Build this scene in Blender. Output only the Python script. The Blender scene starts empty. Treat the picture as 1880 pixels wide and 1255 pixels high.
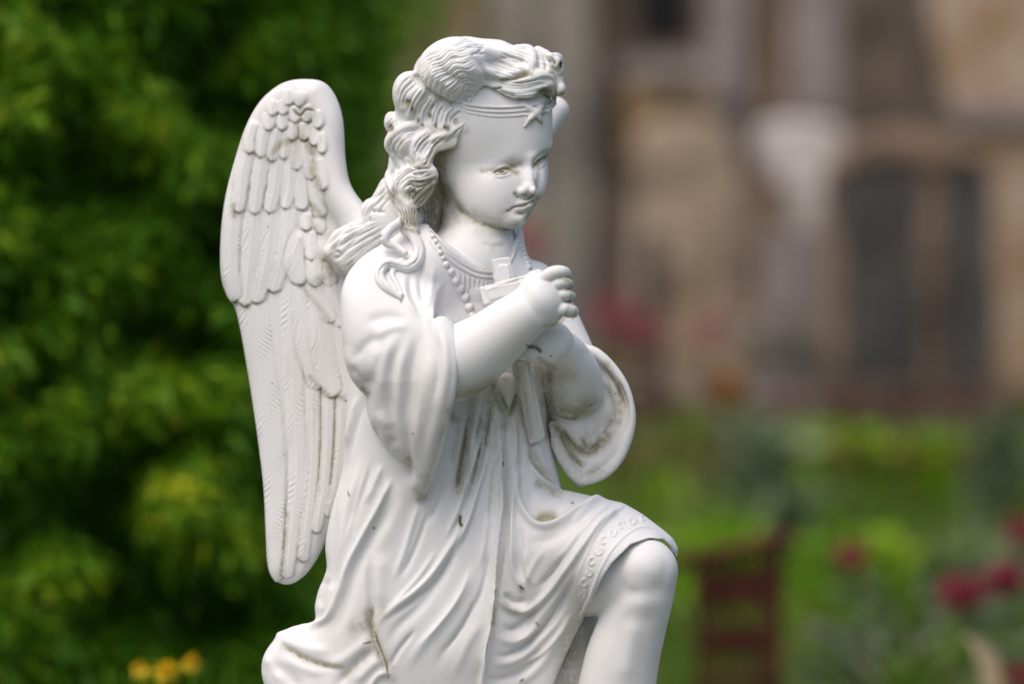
import bpy, math, random
import numpy as np
from mathutils import Vector, Matrix, Euler

# ------------------------------------------------------------------ camera, sky, sun, exposure
BUILD_STATUE = True
BUILD_PLACE = True
random.seed(11)
RNG = np.random.RandomState(5)
SC = bpy.context.scene
COL = SC.collection

U = 1.02 / 1880.0            # metres per statue unit (one unit = one photo pixel at the plane in focus)
DU = 7059.0                  # camera distance in the same units
CAM_H = 1.50
PITCH = math.radians(4.0)
CAM_LOC = Vector((0.0, 0.0, CAM_H))
CAM_FWD = Vector((0, math.cos(PITCH), -math.sin(PITCH)))
CAM_UP = Vector((0, math.sin(PITCH), math.cos(PITCH)))
CAM_RIGHT = Vector((1, 0, 0))

cam_d = bpy.data.cameras.new('camera')
cam = bpy.data.objects.new('camera', cam_d)
COL.objects.link(cam)
cam.location = CAM_LOC
cam.rotation_euler = (math.radians(90) - PITCH, 0, 0)
cam_d.sensor_width = 36.0
cam_d.lens = 36.0 * DU / 1880.0
cam_d.clip_start = 0.1
cam_d.clip_end = 400.0
cam_d.dof.use_dof = True
cam_d.dof.focus_distance = (DU - 110) * U
cam_d.dof.aperture_fstop = 2.3
cam_d.dof.aperture_blades = 0
SC.camera = cam

world = bpy.data.worlds.new('World')
SC.world = world
world.use_nodes = True
wn = world.node_tree
wn.nodes.clear()
w_out = wn.nodes.new('ShaderNodeOutputWorld')
w_bg = wn.nodes.new('ShaderNodeBackground')
w_sky = wn.nodes.new('ShaderNodeTexSky')
w_sky.sky_type = 'NISHITA'
w_sky.sun_disc = False
w_sky.sun_elevation = math.radians(64)
w_sky.sun_rotation = math.radians(225)
w_sky.air_density = 1.0
w_sky.dust_density = 6.0
w_sky.ozone_density = 0.55
w_bg.inputs['Strength'].default_value = 0.15
wn.links.new(w_sky.outputs[0], w_bg.inputs['Color'])
wn.links.new(w_bg.outputs[0], w_out.inputs['Surface'])

sun_d = bpy.data.lights.new('sun', 'SUN')
sun = bpy.data.objects.new('sun', sun_d)
COL.objects.link(sun)
sun_d.energy = 0.5
sun_d.angle = math.radians(85)
sun_d.color = (1.0, 0.97, 0.93)
SUN_EL, SUN_AZ = math.radians(64), math.radians(225)     # azimuth clockwise from +Y
_sv = Vector((math.sin(SUN_AZ) * math.cos(SUN_EL), math.cos(SUN_AZ) * math.cos(SUN_EL), math.sin(SUN_EL)))
sun.rotation_euler = (-_sv).to_track_quat('-Z', 'Y').to_euler()

SC.view_settings.view_transform = 'Standard'
SC.view_settings.look = 'None'
SC.view_settings.gamma = 1.0
SC.view_settings.use_curve_mapping = False
SC.view_settings.exposure = 0.32
SC.cycles.use_denoising = True
SC.cycles.max_bounces = 6
SC.cycles.diffuse_bounces = 4
SC.cycles.transparent_max_bounces = 8

# ------------------------------------------------------------------ object helpers
def link(o, parent=None):
    COL.objects.link(o)
    if parent is not None:
        o.parent = parent
    return o

def tag(o, label=None, cat=None, group=None, kind=None):
    if label: o['label'] = label
    if cat: o['category'] = cat
    if group: o['group'] = group
    if kind: o['kind'] = kind
    return o

def empty(name, loc, label, cat, group=None, rz=0.0):
    o = bpy.data.objects.new(name, None)
    link(o)
    o.location = loc
    o.rotation_euler = (0, 0, rz)
    o.empty_display_size = 0.1
    return tag(o, label, cat, group)

def np_mesh(name, verts, faces, mat=None, smooth=True, attrs=None, nside=4):
    """verts (N,3), faces (M,nside) arrays"""
    me = bpy.data.meshes.new(name)
    verts = np.ascontiguousarray(verts, dtype=np.float32)
    faces = np.ascontiguousarray(faces, dtype=np.int32)
    me.vertices.add(len(verts)); me.vertices.foreach_set('co', verts.ravel())
    me.loops.add(faces.size); me.loops.foreach_set('vertex_index', faces.ravel())
    me.polygons.add(len(faces))
    me.polygons.foreach_set('loop_start', np.arange(len(faces), dtype=np.int32) * nside)
    me.polygons.foreach_set('loop_total', np.full(len(faces), nside, dtype=np.int32))
    if smooth:
        me.polygons.foreach_set('use_smooth', np.ones(len(faces), dtype=bool))
    me.update(calc_edges=True)
    if attrs:
        for k, v in attrs.items():
            a = me.attributes.new(k, 'FLOAT', 'POINT')
            a.data.foreach_set('value', np.ascontiguousarray(v, dtype=np.float32))
    if mat: me.materials.append(mat)
    return me

# ------------------------------------------------------------------ material helpers
def new_mat(name):
    m = bpy.data.materials.new(name)
    m.use_nodes = True
    nt = m.node_tree
    b = nt.nodes['Principled BSDF']
    return m, nt, b

def node(nt, kind, **kw):
    n = nt.nodes.new(kind)
    for k, v in kw.items():
        if k.startswith('i_'):
            key = k[2:]
            key = int(key) if key.isdigit() else key.replace('_', ' ')
            n.inputs[key].default_value = v
        else:
            setattr(n, k, v)
    return n

def ramp(nt, stops, fac=None, interp='LINEAR'):
    r = nt.nodes.new('ShaderNodeValToRGB')
    r.color_ramp.interpolation = interp
    e = r.color_ramp.elements
    while len(e) < len(stops): e.new(0.5)
    for el, (p, c) in zip(e, stops):
        el.position = p
        el.color = (c[0], c[1], c[2], 1) if len(c) == 3 else c
    if fac is not None: nt.links.new(fac, r.inputs[0])
    return r

def noise_mat(name, stops, scale=5.0, rough=0.8, detail=4.0, bump=0.0, bump_scale=None, spec=0.3, rand=0.0, coords='Object', dist=0.0):
    """mottled material: colour ramp over 3D noise"""
    m, nt, b = new_mat(name)
    tc = node(nt, 'ShaderNodeTexCoord')
    n = node(nt, 'ShaderNodeTexNoise', i_Scale=scale, i_Detail=detail, i_Distortion=dist)
    nt.links.new(tc.outputs[coords], n.inputs['Vector'])
    fac = n.outputs['Fac']
    if rand:
        oi = node(nt, 'ShaderNodeObjectInfo')
        mt = node(nt, 'ShaderNodeMath', operation='MULTIPLY_ADD'); mt.inputs[1].default_value = rand; 
        nt.links.new(oi.outputs['Random'], mt.inputs[0]); nt.links.new(fac, mt.inputs[2])
        fac = mt.outputs[0]
    r = ramp(nt, stops, fac)
    nt.links.new(r.outputs[0], b.inputs['Base Color'])
    b.inputs['Roughness'].default_value = rough
    b.inputs['Specular IOR Level'].default_value = spec
    if bump:
        n2 = node(nt, 'ShaderNodeTexNoise', i_Scale=bump_scale or scale * 4, i_Detail=5.0)
        nt.links.new(tc.outputs[coords], n2.inputs['Vector'])
        bp = node(nt, 'ShaderNodeBump', i_Strength=bump, i_Distance=0.02)
        nt.links.new(n2.outputs['Fac'], bp.inputs['Height'])
        nt.links.new(bp.outputs[0], b.inputs['Normal'])
    return m

# ------------------------------------------------------------------ sculpting toolkit (numpy)
# statue space: x right, y away from the camera, z up, in units; the photo pixel (px,py) at depth y
def P(px, py, y=0.0):
    f = 1 + y / DU
    return ((px - 940.0) * f, y, (627.5 - py) * f)

def to_px(V):
    f = 1 + V[:, 1] / DU
    return 940.0 + V[:, 0] / f, 627.5 - V[:, 2] / f

def to_world(V):
    """statue units -> metres in the statue root's frame (root at ROOT)"""
    R = np.array([[1, 0, 0],
                  [0, CAM_FWD.y, CAM_UP.y],
                  [0, CAM_FWD.z, CAM_UP.z]])
    W = (V * U) @ R.T
    c = np.array(CAM_LOC) + np.array(CAM_FWD) * DU * U
    return W + c - np.array(ROOT)

ROOT = (0.02, DU * U * math.cos(PITCH) + 0.02, 0.745)

def C(ox, oy, s, pts):
    """points read off an enlarged crop -> photo pixels"""
    return [(ox + a / s, oy + b / s) + tuple(r) for a, b, *r in pts]

def spline(pts, closed=False, n=6):
    pts = np.asarray(pts, float)
    m = len(pts)
    if m < 3 and not closed:
        t = np.linspace(0, 1, n + 1)[:, None]
        return pts[0] * (1 - t) + pts[-1] * t
    out = []
    rng = range(m) if closed else range(m - 1)
    for i in rng:
        if closed:
            p0, p1, p2, p3 = pts[(i - 1) % m], pts[i], pts[(i + 1) % m], pts[(i + 2) % m]
        else:
            p0 = pts[i - 1] if i > 0 else 2 * pts[0] - pts[1]
            p1, p2 = pts[i], pts[i + 1]
            p3 = pts[i + 2] if i + 2 < m else 2 * pts[-1] - pts[-2]
        for t in np.arange(n) / n:
            out.append(0.5 * (2 * p1 + (p2 - p0) * t + (2 * p0 - 5 * p1 + 4 * p2 - p3) * t * t + (3 * p1 - p0 - 3 * p2 + p3) * t ** 3))
    if not closed: out.append(pts[-1])
    return np.array(out)

def poly_sdf(px, py, poly):
    """signed distance to a closed polygon, negative inside; flat arrays"""
    d2 = np.full(px.shape, 1e12); inside = np.zeros(px.shape, bool)
    m = len(poly)
    for i in range(m):
        ax, ay = poly[i]; bx, by = poly[(i + 1) % m]
        ex, ey = bx - ax, by - ay
        L = ex * ex + ey * ey + 1e-9
        t = np.clip(((px - ax) * ex + (py - ay) * ey) / L, 0, 1)
        dx, dy = px - ax - t * ex, py - ay - t * ey
        np.minimum(d2, dx * dx + dy * dy, out=d2)
        c = (ay > py) != (by > py)
        if c.any():
            xi = (bx - ax) * (py - ay) / (by - ay + 1e-12) + ax
            inside ^= c & (px < xi)
    d = np.sqrt(d2)
    return np.where(inside, -d, d)

def bilin(G, gx, gy):
    gx = np.clip(gx, 0, G.shape[0] - 1.001); gy = np.clip(gy, 0, G.shape[1] - 1.001)
    i = gx.astype(int); j = gy.astype(int); fx = gx - i; fy = gy - j
    return (G[i, j] * (1 - fx) + G[i + 1, j] * fx) * (1 - fy) + (G[i, j + 1] * (1 - fx) + G[i + 1, j + 1] * fx) * fy

class Field2:
    """a polygon's exact distance on a grid"""
    def __init__(self, poly, closed_spline=True, step=3.0, pad=70):
        p = spline(poly, True, 5) if closed_spline else np.array(poly, float)
        self.step = step
        self.x0, self.y0 = p.min(0) - pad
        x1, y1 = p.max(0) + pad
        self.nx, self.ny = int((x1 - self.x0) / step) + 2, int((y1 - self.y0) / step) + 2
        X, Y = np.meshgrid(self.x0 + np.arange(self.nx) * step, self.y0 + np.arange(self.ny) * step, indexing='ij')
        self.phi = poly_sdf(X.ravel(), Y.ravel(), p).reshape(X.shape)
        self.X, self.Y = X, Y
    def at(self, G, px, py):
        return bilin(G, (px - self.x0) / self.step, (py - self.y0) / self.step)

class Clip:
    def __init__(self, poly, smooth=True, pad=70):
        self.f = Field2(poly, smooth, 3.0, pad)
        self.x0, self.y0 = self.f.x0, self.f.y0
    def __call__(self, P3):
        px, py = to_px(P3)
        return self.f.at(self.f.phi, px, py)

class Blob:
    """an outline swelled to a round body: half thickness h(x,z) about the depth yc(px,py)"""
    def __init__(self, poly, T, yc=0.0, a=1.0, sharp=False):
        f = self.f = Field2(poly, not sharp, 4.0, 60)
        self.yc = yc if callable(yc) else (lambda px, py, v=yc: v + 0 * px)
        ins = f.phi < 0
        lam2 = (T ** 2) / 2.0
        h2 = f.step ** 2
        # screened Poisson, coarse to fine
        def solve(ins, u, h2, it):
            for _ in range(it):
                s = np.zeros_like(u)
                s[1:-1, 1:-1] = u[2:, 1:-1] + u[:-2, 1:-1] + u[1:-1, 2:] + u[1:-1, :-2]
                u = np.where(ins, (s + h2) / (4 + h2 / lam2), 0)
            return u
        u4 = solve(ins[::4, ::4], np.zeros(ins[::4, ::4].shape), h2 * 16, 260)
        def up(u, shape, k):
            I, J = np.meshgrid(np.arange(shape[0]) / k, np.arange(shape[1]) / k, indexing='ij')
            return bilin(u, I, J)
        u2 = solve(ins[::2, ::2], up(u4, ins[::2, ::2].shape, 2), h2 * 4, 80)
        u = solve(ins, up(u2, ins.shape, 2), h2, 40)
        dist = -f.phi
        ok = dist > 6
        q = np.where(ok, 2 * u / np.maximum(dist, 1), 0); w = ok.astype(float)
        for _ in range(40):
            def bl(g):
                s = g.copy(); s[1:-1, 1:-1] = (g[1:-1, 1:-1] * 2 + g[2:, 1:-1] + g[:-2, 1:-1] + g[1:-1, 2:] + g[1:-1, :-2]) / 6
                return s
            qn, wn_ = bl(q), bl(w)
            q = np.where(ok, q, qn); w = np.where(ok, w, wn_)
        q = q / np.maximum(w, 1e-4)
        q = np.maximum(q, T * 0.25)
        H = q * dist * a * a
        for _ in range(2):
            H[1:-1, 1:-1] = (H[1:-1, 1:-1] * 4 + H[2:, 1:-1] + H[:-2, 1:-1] + H[1:-1, 2:] + H[1:-1, :-2]) / 8
        self.H = H
        gx, gy = np.gradient(H, f.step)
        self.G = gx ** 2 + gy ** 2
        self.T = T * a
        self.bb = (f.x0 + 30, f.x0 + (f.nx - 1) * f.step - 30, f.y0 + 30, f.y0 + (f.ny - 1) * f.step - 30)
    def __call__(self, P3):
        px, py = to_px(P3)
        dy = P3[:, 1] - self.yc(px, py)
        H = self.f.at(self.H, px, py); G = self.f.at(self.G, px, py)
        g = dy * dy - H
        return g / np.sqrt(4 * dy * dy + G + 25)
    def mask(self, P3):
        px, py = to_px(P3)
        return (px > self.bb[0]) & (px < self.bb[1]) & (py > self.bb[2]) & (py < self.bb[3])

class Ell:
    def __init__(self, px, py, y, rx, rz, ry, rot=0.0, tilt=0.0):
        self.c = np.array(P(px, py, y)); self.r = np.array([rx, ry, rz], float)
        # rot: turn in the picture plane (degrees, counter-clockwise); tilt: turn about the vertical
        a = math.radians(rot); b = math.radians(tilt)
        R1 = np.array([[math.cos(a), 0, -math.sin(a)], [0, 1, 0], [math.sin(a), 0, math.cos(a)]])
        R2 = np.array([[math.cos(b), -math.sin(b), 0], [math.sin(b), math.cos(b), 0], [0, 0, 1]])
        self.R = R2 @ R1
    def __call__(self, P3):
        q = (P3 - self.c) @ self.R
        k0 = np.sqrt(((q / self.r) ** 2).sum(1)); k1 = np.sqrt(((q / self.r ** 2) ** 2).sum(1)) + 1e-9
        return k0 * (k0 - 1) / k1
    def mask(self, P3):
        m = self.r.max() + 24
        return (np.abs(P3 - self.c) < m).all(1)

class Tube:
    """chain of (px,py,y,r)"""
    def __init__(self, pts, n=7, smooth=True):
        pts = np.array(pts, float)
        if smooth and len(pts) > 2: pts = spline(pts, False, n)
        self.p = np.array([P(*q[:3]) for q in pts]); self.r = pts[:, 3]
    def __call__(self, P3):
        D = np.full(len(P3), 1e3); Rr = np.zeros(len(P3))
        for i in range(len(self.p) - 1):
            a, b = self.p[i], self.p[i + 1]; ra, rb = self.r[i], self.r[i + 1]
            m = (P3 > np.minimum(a, b) - max(ra, rb) - 30).all(1) & (P3 < np.maximum(a, b) + max(ra, rb) + 30).all(1)
            if not m.any(): continue
            Q = P3[m]; e = b - a; L = e @ e + 1e-9
            t = np.clip(((Q - a) @ e) / L, 0, 1)
            dd = np.linalg.norm(Q - a - t[:, None] * e, axis=1)
            bt = dd < D[m]
            D[m] = np.where(bt, dd, D[m]); Rr[m] = np.where(bt, ra + (rb - ra) * t, Rr[m])
        return D - Rr
    def mask(self, P3):
        lo = self.p.min(0) - self.r.max() - 24; hi = self.p.max(0) + self.r.max() + 24
        return (P3 > lo).all(1) & (P3 < hi).all(1)

class Box:
    """rounded box between two photo points with a given in-picture width and depth"""
    def __init__(self, p0, p1, w, dep, rnd=2.0, w1=None, roll=0.0):
        a, b = np.array(P(*p0)), np.array(P(*p1))
        self.c = (a + b) / 2; ax = b - a; L = np.linalg.norm(ax); ax /= L
        yv = np.array([0, 1.0, 0]); s = np.cross(ax, yv); s /= np.linalg.norm(s); t = np.cross(s, ax)
        if roll:
            r = math.radians(roll); s, t = s * math.cos(r) + t * math.sin(r), t * math.cos(r) - s * math.sin(r)
        self.R = np.array([ax, s, t]).T; self.h = np.array([L / 2, w / 2, dep / 2]) - rnd; self.rnd = rnd
        self.w1 = (w1 or w) / w
    def __call__(self, P3):
        q = (P3 - self.c) @ self.R
        k = 1 + (self.w1 - 1) * np.clip(q[:, 0] / (2 * self.h[0]) + .5, 0, 1)
        q = np.abs(q); h = np.stack([np.full(len(q), self.h[0]), self.h[1] * k, np.full(len(q), self.h[2])], 1)
        d = q - h
        return np.linalg.norm(np.maximum(d, 0), axis=1) + np.minimum(d.max(1), 0) - self.rnd
    def mask(self, P3):
        m = np.linalg.norm(self.h) + 30
        return (np.abs(P3 - self.c) < m).all(1)

def smin(a, b, k):
    if k <= 0: return np.minimum(a, b)
    h = np.maximum(k - np.abs(a - b), 0) / k
    return np.minimum(a, b) - h * h * k * 0.25

class Prog:
    def __init__(self): self.ops = []
    def u(self, prim, k=6.0): self.ops.append(('u', prim, k)); return self
    def sub(self, prim, k=4.0): self.ops.append(('s', prim, k)); return self
    def clip(self, prim, k=3.0): self.ops.append(('c', prim, k)); return self
    def prog(self, other, k=6.0): self.ops.append(('p', other, k)); return self
    def __call__(self, P3):
        d = np.full(len(P3), 60.0)
        for kind, f, k in self.ops:
            if kind == 'c':
                d = -smin(-d, -np.minimum(f(P3), 200), k); continue
            if kind == 'p':
                d = smin(d, f(P3), k); continue
            m = f.mask(P3)
            if not m.any(): continue
            v = f(P3[m])
            d[m] = smin(d[m], v, k) if kind == 'u' else -smin(-d[m], v, k)
        return d
    def surf(self, px, py, y0=-420.0, y1=260.0):
        """depth of the front surface seen at photo points"""
        px = np.atleast_1d(np.asarray(px, float)); py = np.atleast_1d(np.asarray(py, float))
        n = len(px); ys = np.arange(y0, y1, 5.0)
        f = 1 + ys[None] / DU
        X = (px[:, None] - 940) * f; Z = (627.5 - py[:, None]) * f; Y = np.broadcast_to(ys, X.shape)
        D = self(np.stack([X.ravel(), Y.ravel(), Z.ravel()], 1)).reshape(X.shape)
        hit = D < 0
        i = np.where(hit.any(1), hit.argmax(1), len(ys) - 1)
        r = np.arange(n); i0 = np.maximum(i - 1, 0)
        a, b = D[r, i0], D[r, i]
        return ys[i0] + 5.0 * np.clip(a / (a - b + 1e-9), 0, 1)

def surface_nets(D):
    """D: 3D array of distances -> verts (grid coords), quads"""
    s = D < 0
    c = s[:-1, :-1, :-1].astype(np.int8)
    tot = np.zeros(c.shape, np.int8)
    for i in (0, 1):
        for j in (0, 1):
            for k in (0, 1):
                tot += s[i:s.shape[0] - 1 + i, j:s.shape[1] - 1 + j, k:s.shape[2] - 1 + k]
    cells = np.argwhere((tot > 0) & (tot < 8))
    idx = np.full(c.shape, -1, np.int32); idx[tuple(cells.T)] = np.arange(len(cells))
    acc = np.zeros((len(cells), 3)); cnt = np.zeros(len(cells))
    I, J, K = cells.T
    corners = [(a, b, d) for a in (0, 1) for b in (0, 1) for d in (0, 1)]
    val = {q: D[I + q[0], J + q[1], K + q[2]] for q in corners}
    for q in corners:
        for ax in range(3):
            if q[ax] == 0:
                q2 = list(q); q2[ax] = 1; q2 = tuple(q2)
                a, b = val[q], val[q2]
                m = (a < 0) != (b < 0)
                t = a / np.where(m, a - b, 1)
                for x in range(3):
                    acc[:, x] += np.where(m, q[x] + (t if x == ax else 0), 0)
                cnt += m
    V = cells + acc / cnt[:, None]
    F = []
    for ax in range(3):
        sl0 = [slice(None)] * 3; sl1 = [slice(None)] * 3
        sl0[ax] = slice(0, -1); sl1[ax] = slice(1, None)
        a, b = s[tuple(sl0)], s[tuple(sl1)]
        e = np.argwhere(a != b)
        o = [x for x in range(3) if x != ax]
        e = e[(e[:, o[0]] > 0) & (e[:, o[1]] > 0) & (e[:, o[0]] < D.shape[o[0]] - 1) & (e[:, o[1]] < D.shape[o[1]] - 1)]
        flip = a[tuple(e.T)]
        def at(d0, d1):
            q = e.copy(); q[:, o[0]] -= d0; q[:, o[1]] -= d1
            return idx[tuple(q.T)]
        quad = np.stack([at(1, 1), at(0, 1), at(0, 0), at(1, 0)], 1)
        if ax == 1: flip = ~flip
        quad[~flip] = quad[~flip][:, ::-1]
        F.append(quad)
    F = np.concatenate(F)
    return V, F[(F >= 0).all(1)]

def mesh_prog(prog, lo, hi, step=1.9, relax=1):
    """polygonise a program inside the box lo..hi (statue units)"""
    lo = np.array(lo, float); hi = np.array(hi, float)
    K = 4; cs = step * K
    n = np.ceil((hi - lo) / cs).astype(int) + 1
    ax = [lo[i] + np.arange(n[i]) * cs for i in range(3)]
    G = np.stack(np.meshgrid(*ax, indexing='ij'), -1).reshape(-1, 3)
    Dc = np.empty(len(G))
    for s in range(0, len(G), 200000): Dc[s:s + 200000] = prog(G[s:s + 200000])
    Dc = Dc.reshape(n)
    near = np.abs(Dc) < cs * 1.9
    sg = Dc < 0
    for a in range(3):
        d = np.diff(sg.astype(np.int8), axis=a) != 0
        s0 = [slice(None)] * 3; s1 = [slice(None)] * 3; s0[a] = slice(0, -1); s1[a] = slice(1, None)
        near[tuple(s0)] |= d; near[tuple(s1)] |= d
    # a coarse cell (block K^3 of fine nodes) is active when any of its corners is near
    act = np.zeros(n - 1, bool)
    for i in (0, 1):
        for j in (0, 1):
            for k in (0, 1):
                act |= near[i:n[0] - 1 + i, j:n[1] - 1 + j, k:n[2] - 1 + k]
    nf = (n - 1) * K + 1
    fine = np.where(sg, -50.0, 50.0).astype(np.float32)
    for a in range(3): fine = np.repeat(fine, K, axis=a)
    off = K // 2
    fine = fine[off:, off:, off:][:nf[0], :nf[1], :nf[2]]
    pad = [(0, nf[i] - fine.shape[i]) for i in range(3)]
    fine = np.pad(fine, pad, mode='edge')
    m = np.repeat(np.repeat(np.repeat(act, K, 0), K, 1), K, 2)
    m = np.pad(m, [(0, 1)] * 3, mode='edge')
    id3 = np.argwhere(m)
    for s in range(0, len(id3), 400000):
        q = id3[s:s + 400000]
        fine[tuple(q.T)] = prog(lo + q * step)
    V, F = surface_nets(fine)
    V = lo + V * step
    for _ in range(relax): V = laplace(V, F, 0.45)
    return V, F

def laplace(V, F, lam):
    S = np.zeros_like(V); c = np.zeros(len(V))
    for a, b in ((0, 1), (1, 2), (2, 3), (3, 0)):
        i, j = F[:, a], F[:, b]
        for x in range(3):
            S[:, x] += np.bincount(i, V[j, x], len(V)) + np.bincount(j, V[i, x], len(V))
        c += np.bincount(i, minlength=len(V)) + np.bincount(j, minlength=len(V))
    return V + lam * (S / np.maximum(c, 1)[:, None] - V)

def normals(V, F):
    n = np.cross(V[F[:, 2]] - V[F[:, 0]], V[F[:, 3]] - V[F[:, 1]])
    N = np.zeros_like(V)
    for a in range(4):
        for x in range(3): N[:, x] += np.bincount(F[:, a], n[:, x], len(V))
    return N / (np.linalg.norm(N, axis=1)[:, None] + 1e-12)

def poly_dist(px, py, line):
    """distance, signed side distance and arc position (0..1) to an open polyline"""
    d2 = np.full(px.shape, 1e12); sd = np.zeros(px.shape); tt = np.zeros(px.shape)
    seg = np.linalg.norm(np.diff(line, axis=0), axis=1); cum = np.concatenate([[0], np.cumsum(seg)]); tot = cum[-1] + 1e-9
    for i in range(len(line) - 1):
        ax_, ay = line[i]; bx, by = line[i + 1]
        ex, ey = bx - ax_, by - ay; L = ex * ex + ey * ey + 1e-9
        t = np.clip(((px - ax_) * ex + (py - ay) * ey) / L, 0, 1)
        dx, dy = px - ax_ - t * ex, py - ay - t * ey
        q = dx * dx + dy * dy
        m = q < d2
        d2[m] = q[m]
        sd[m] = ((dx * ey - dy * ex) / math.sqrt(L))[m]     # + on the right of travel in the picture (y down: left hand)
        tt[m] = ((cum[i] + t * seg[i]) / tot)[m]
    return np.sqrt(d2), sd, tt

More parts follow.
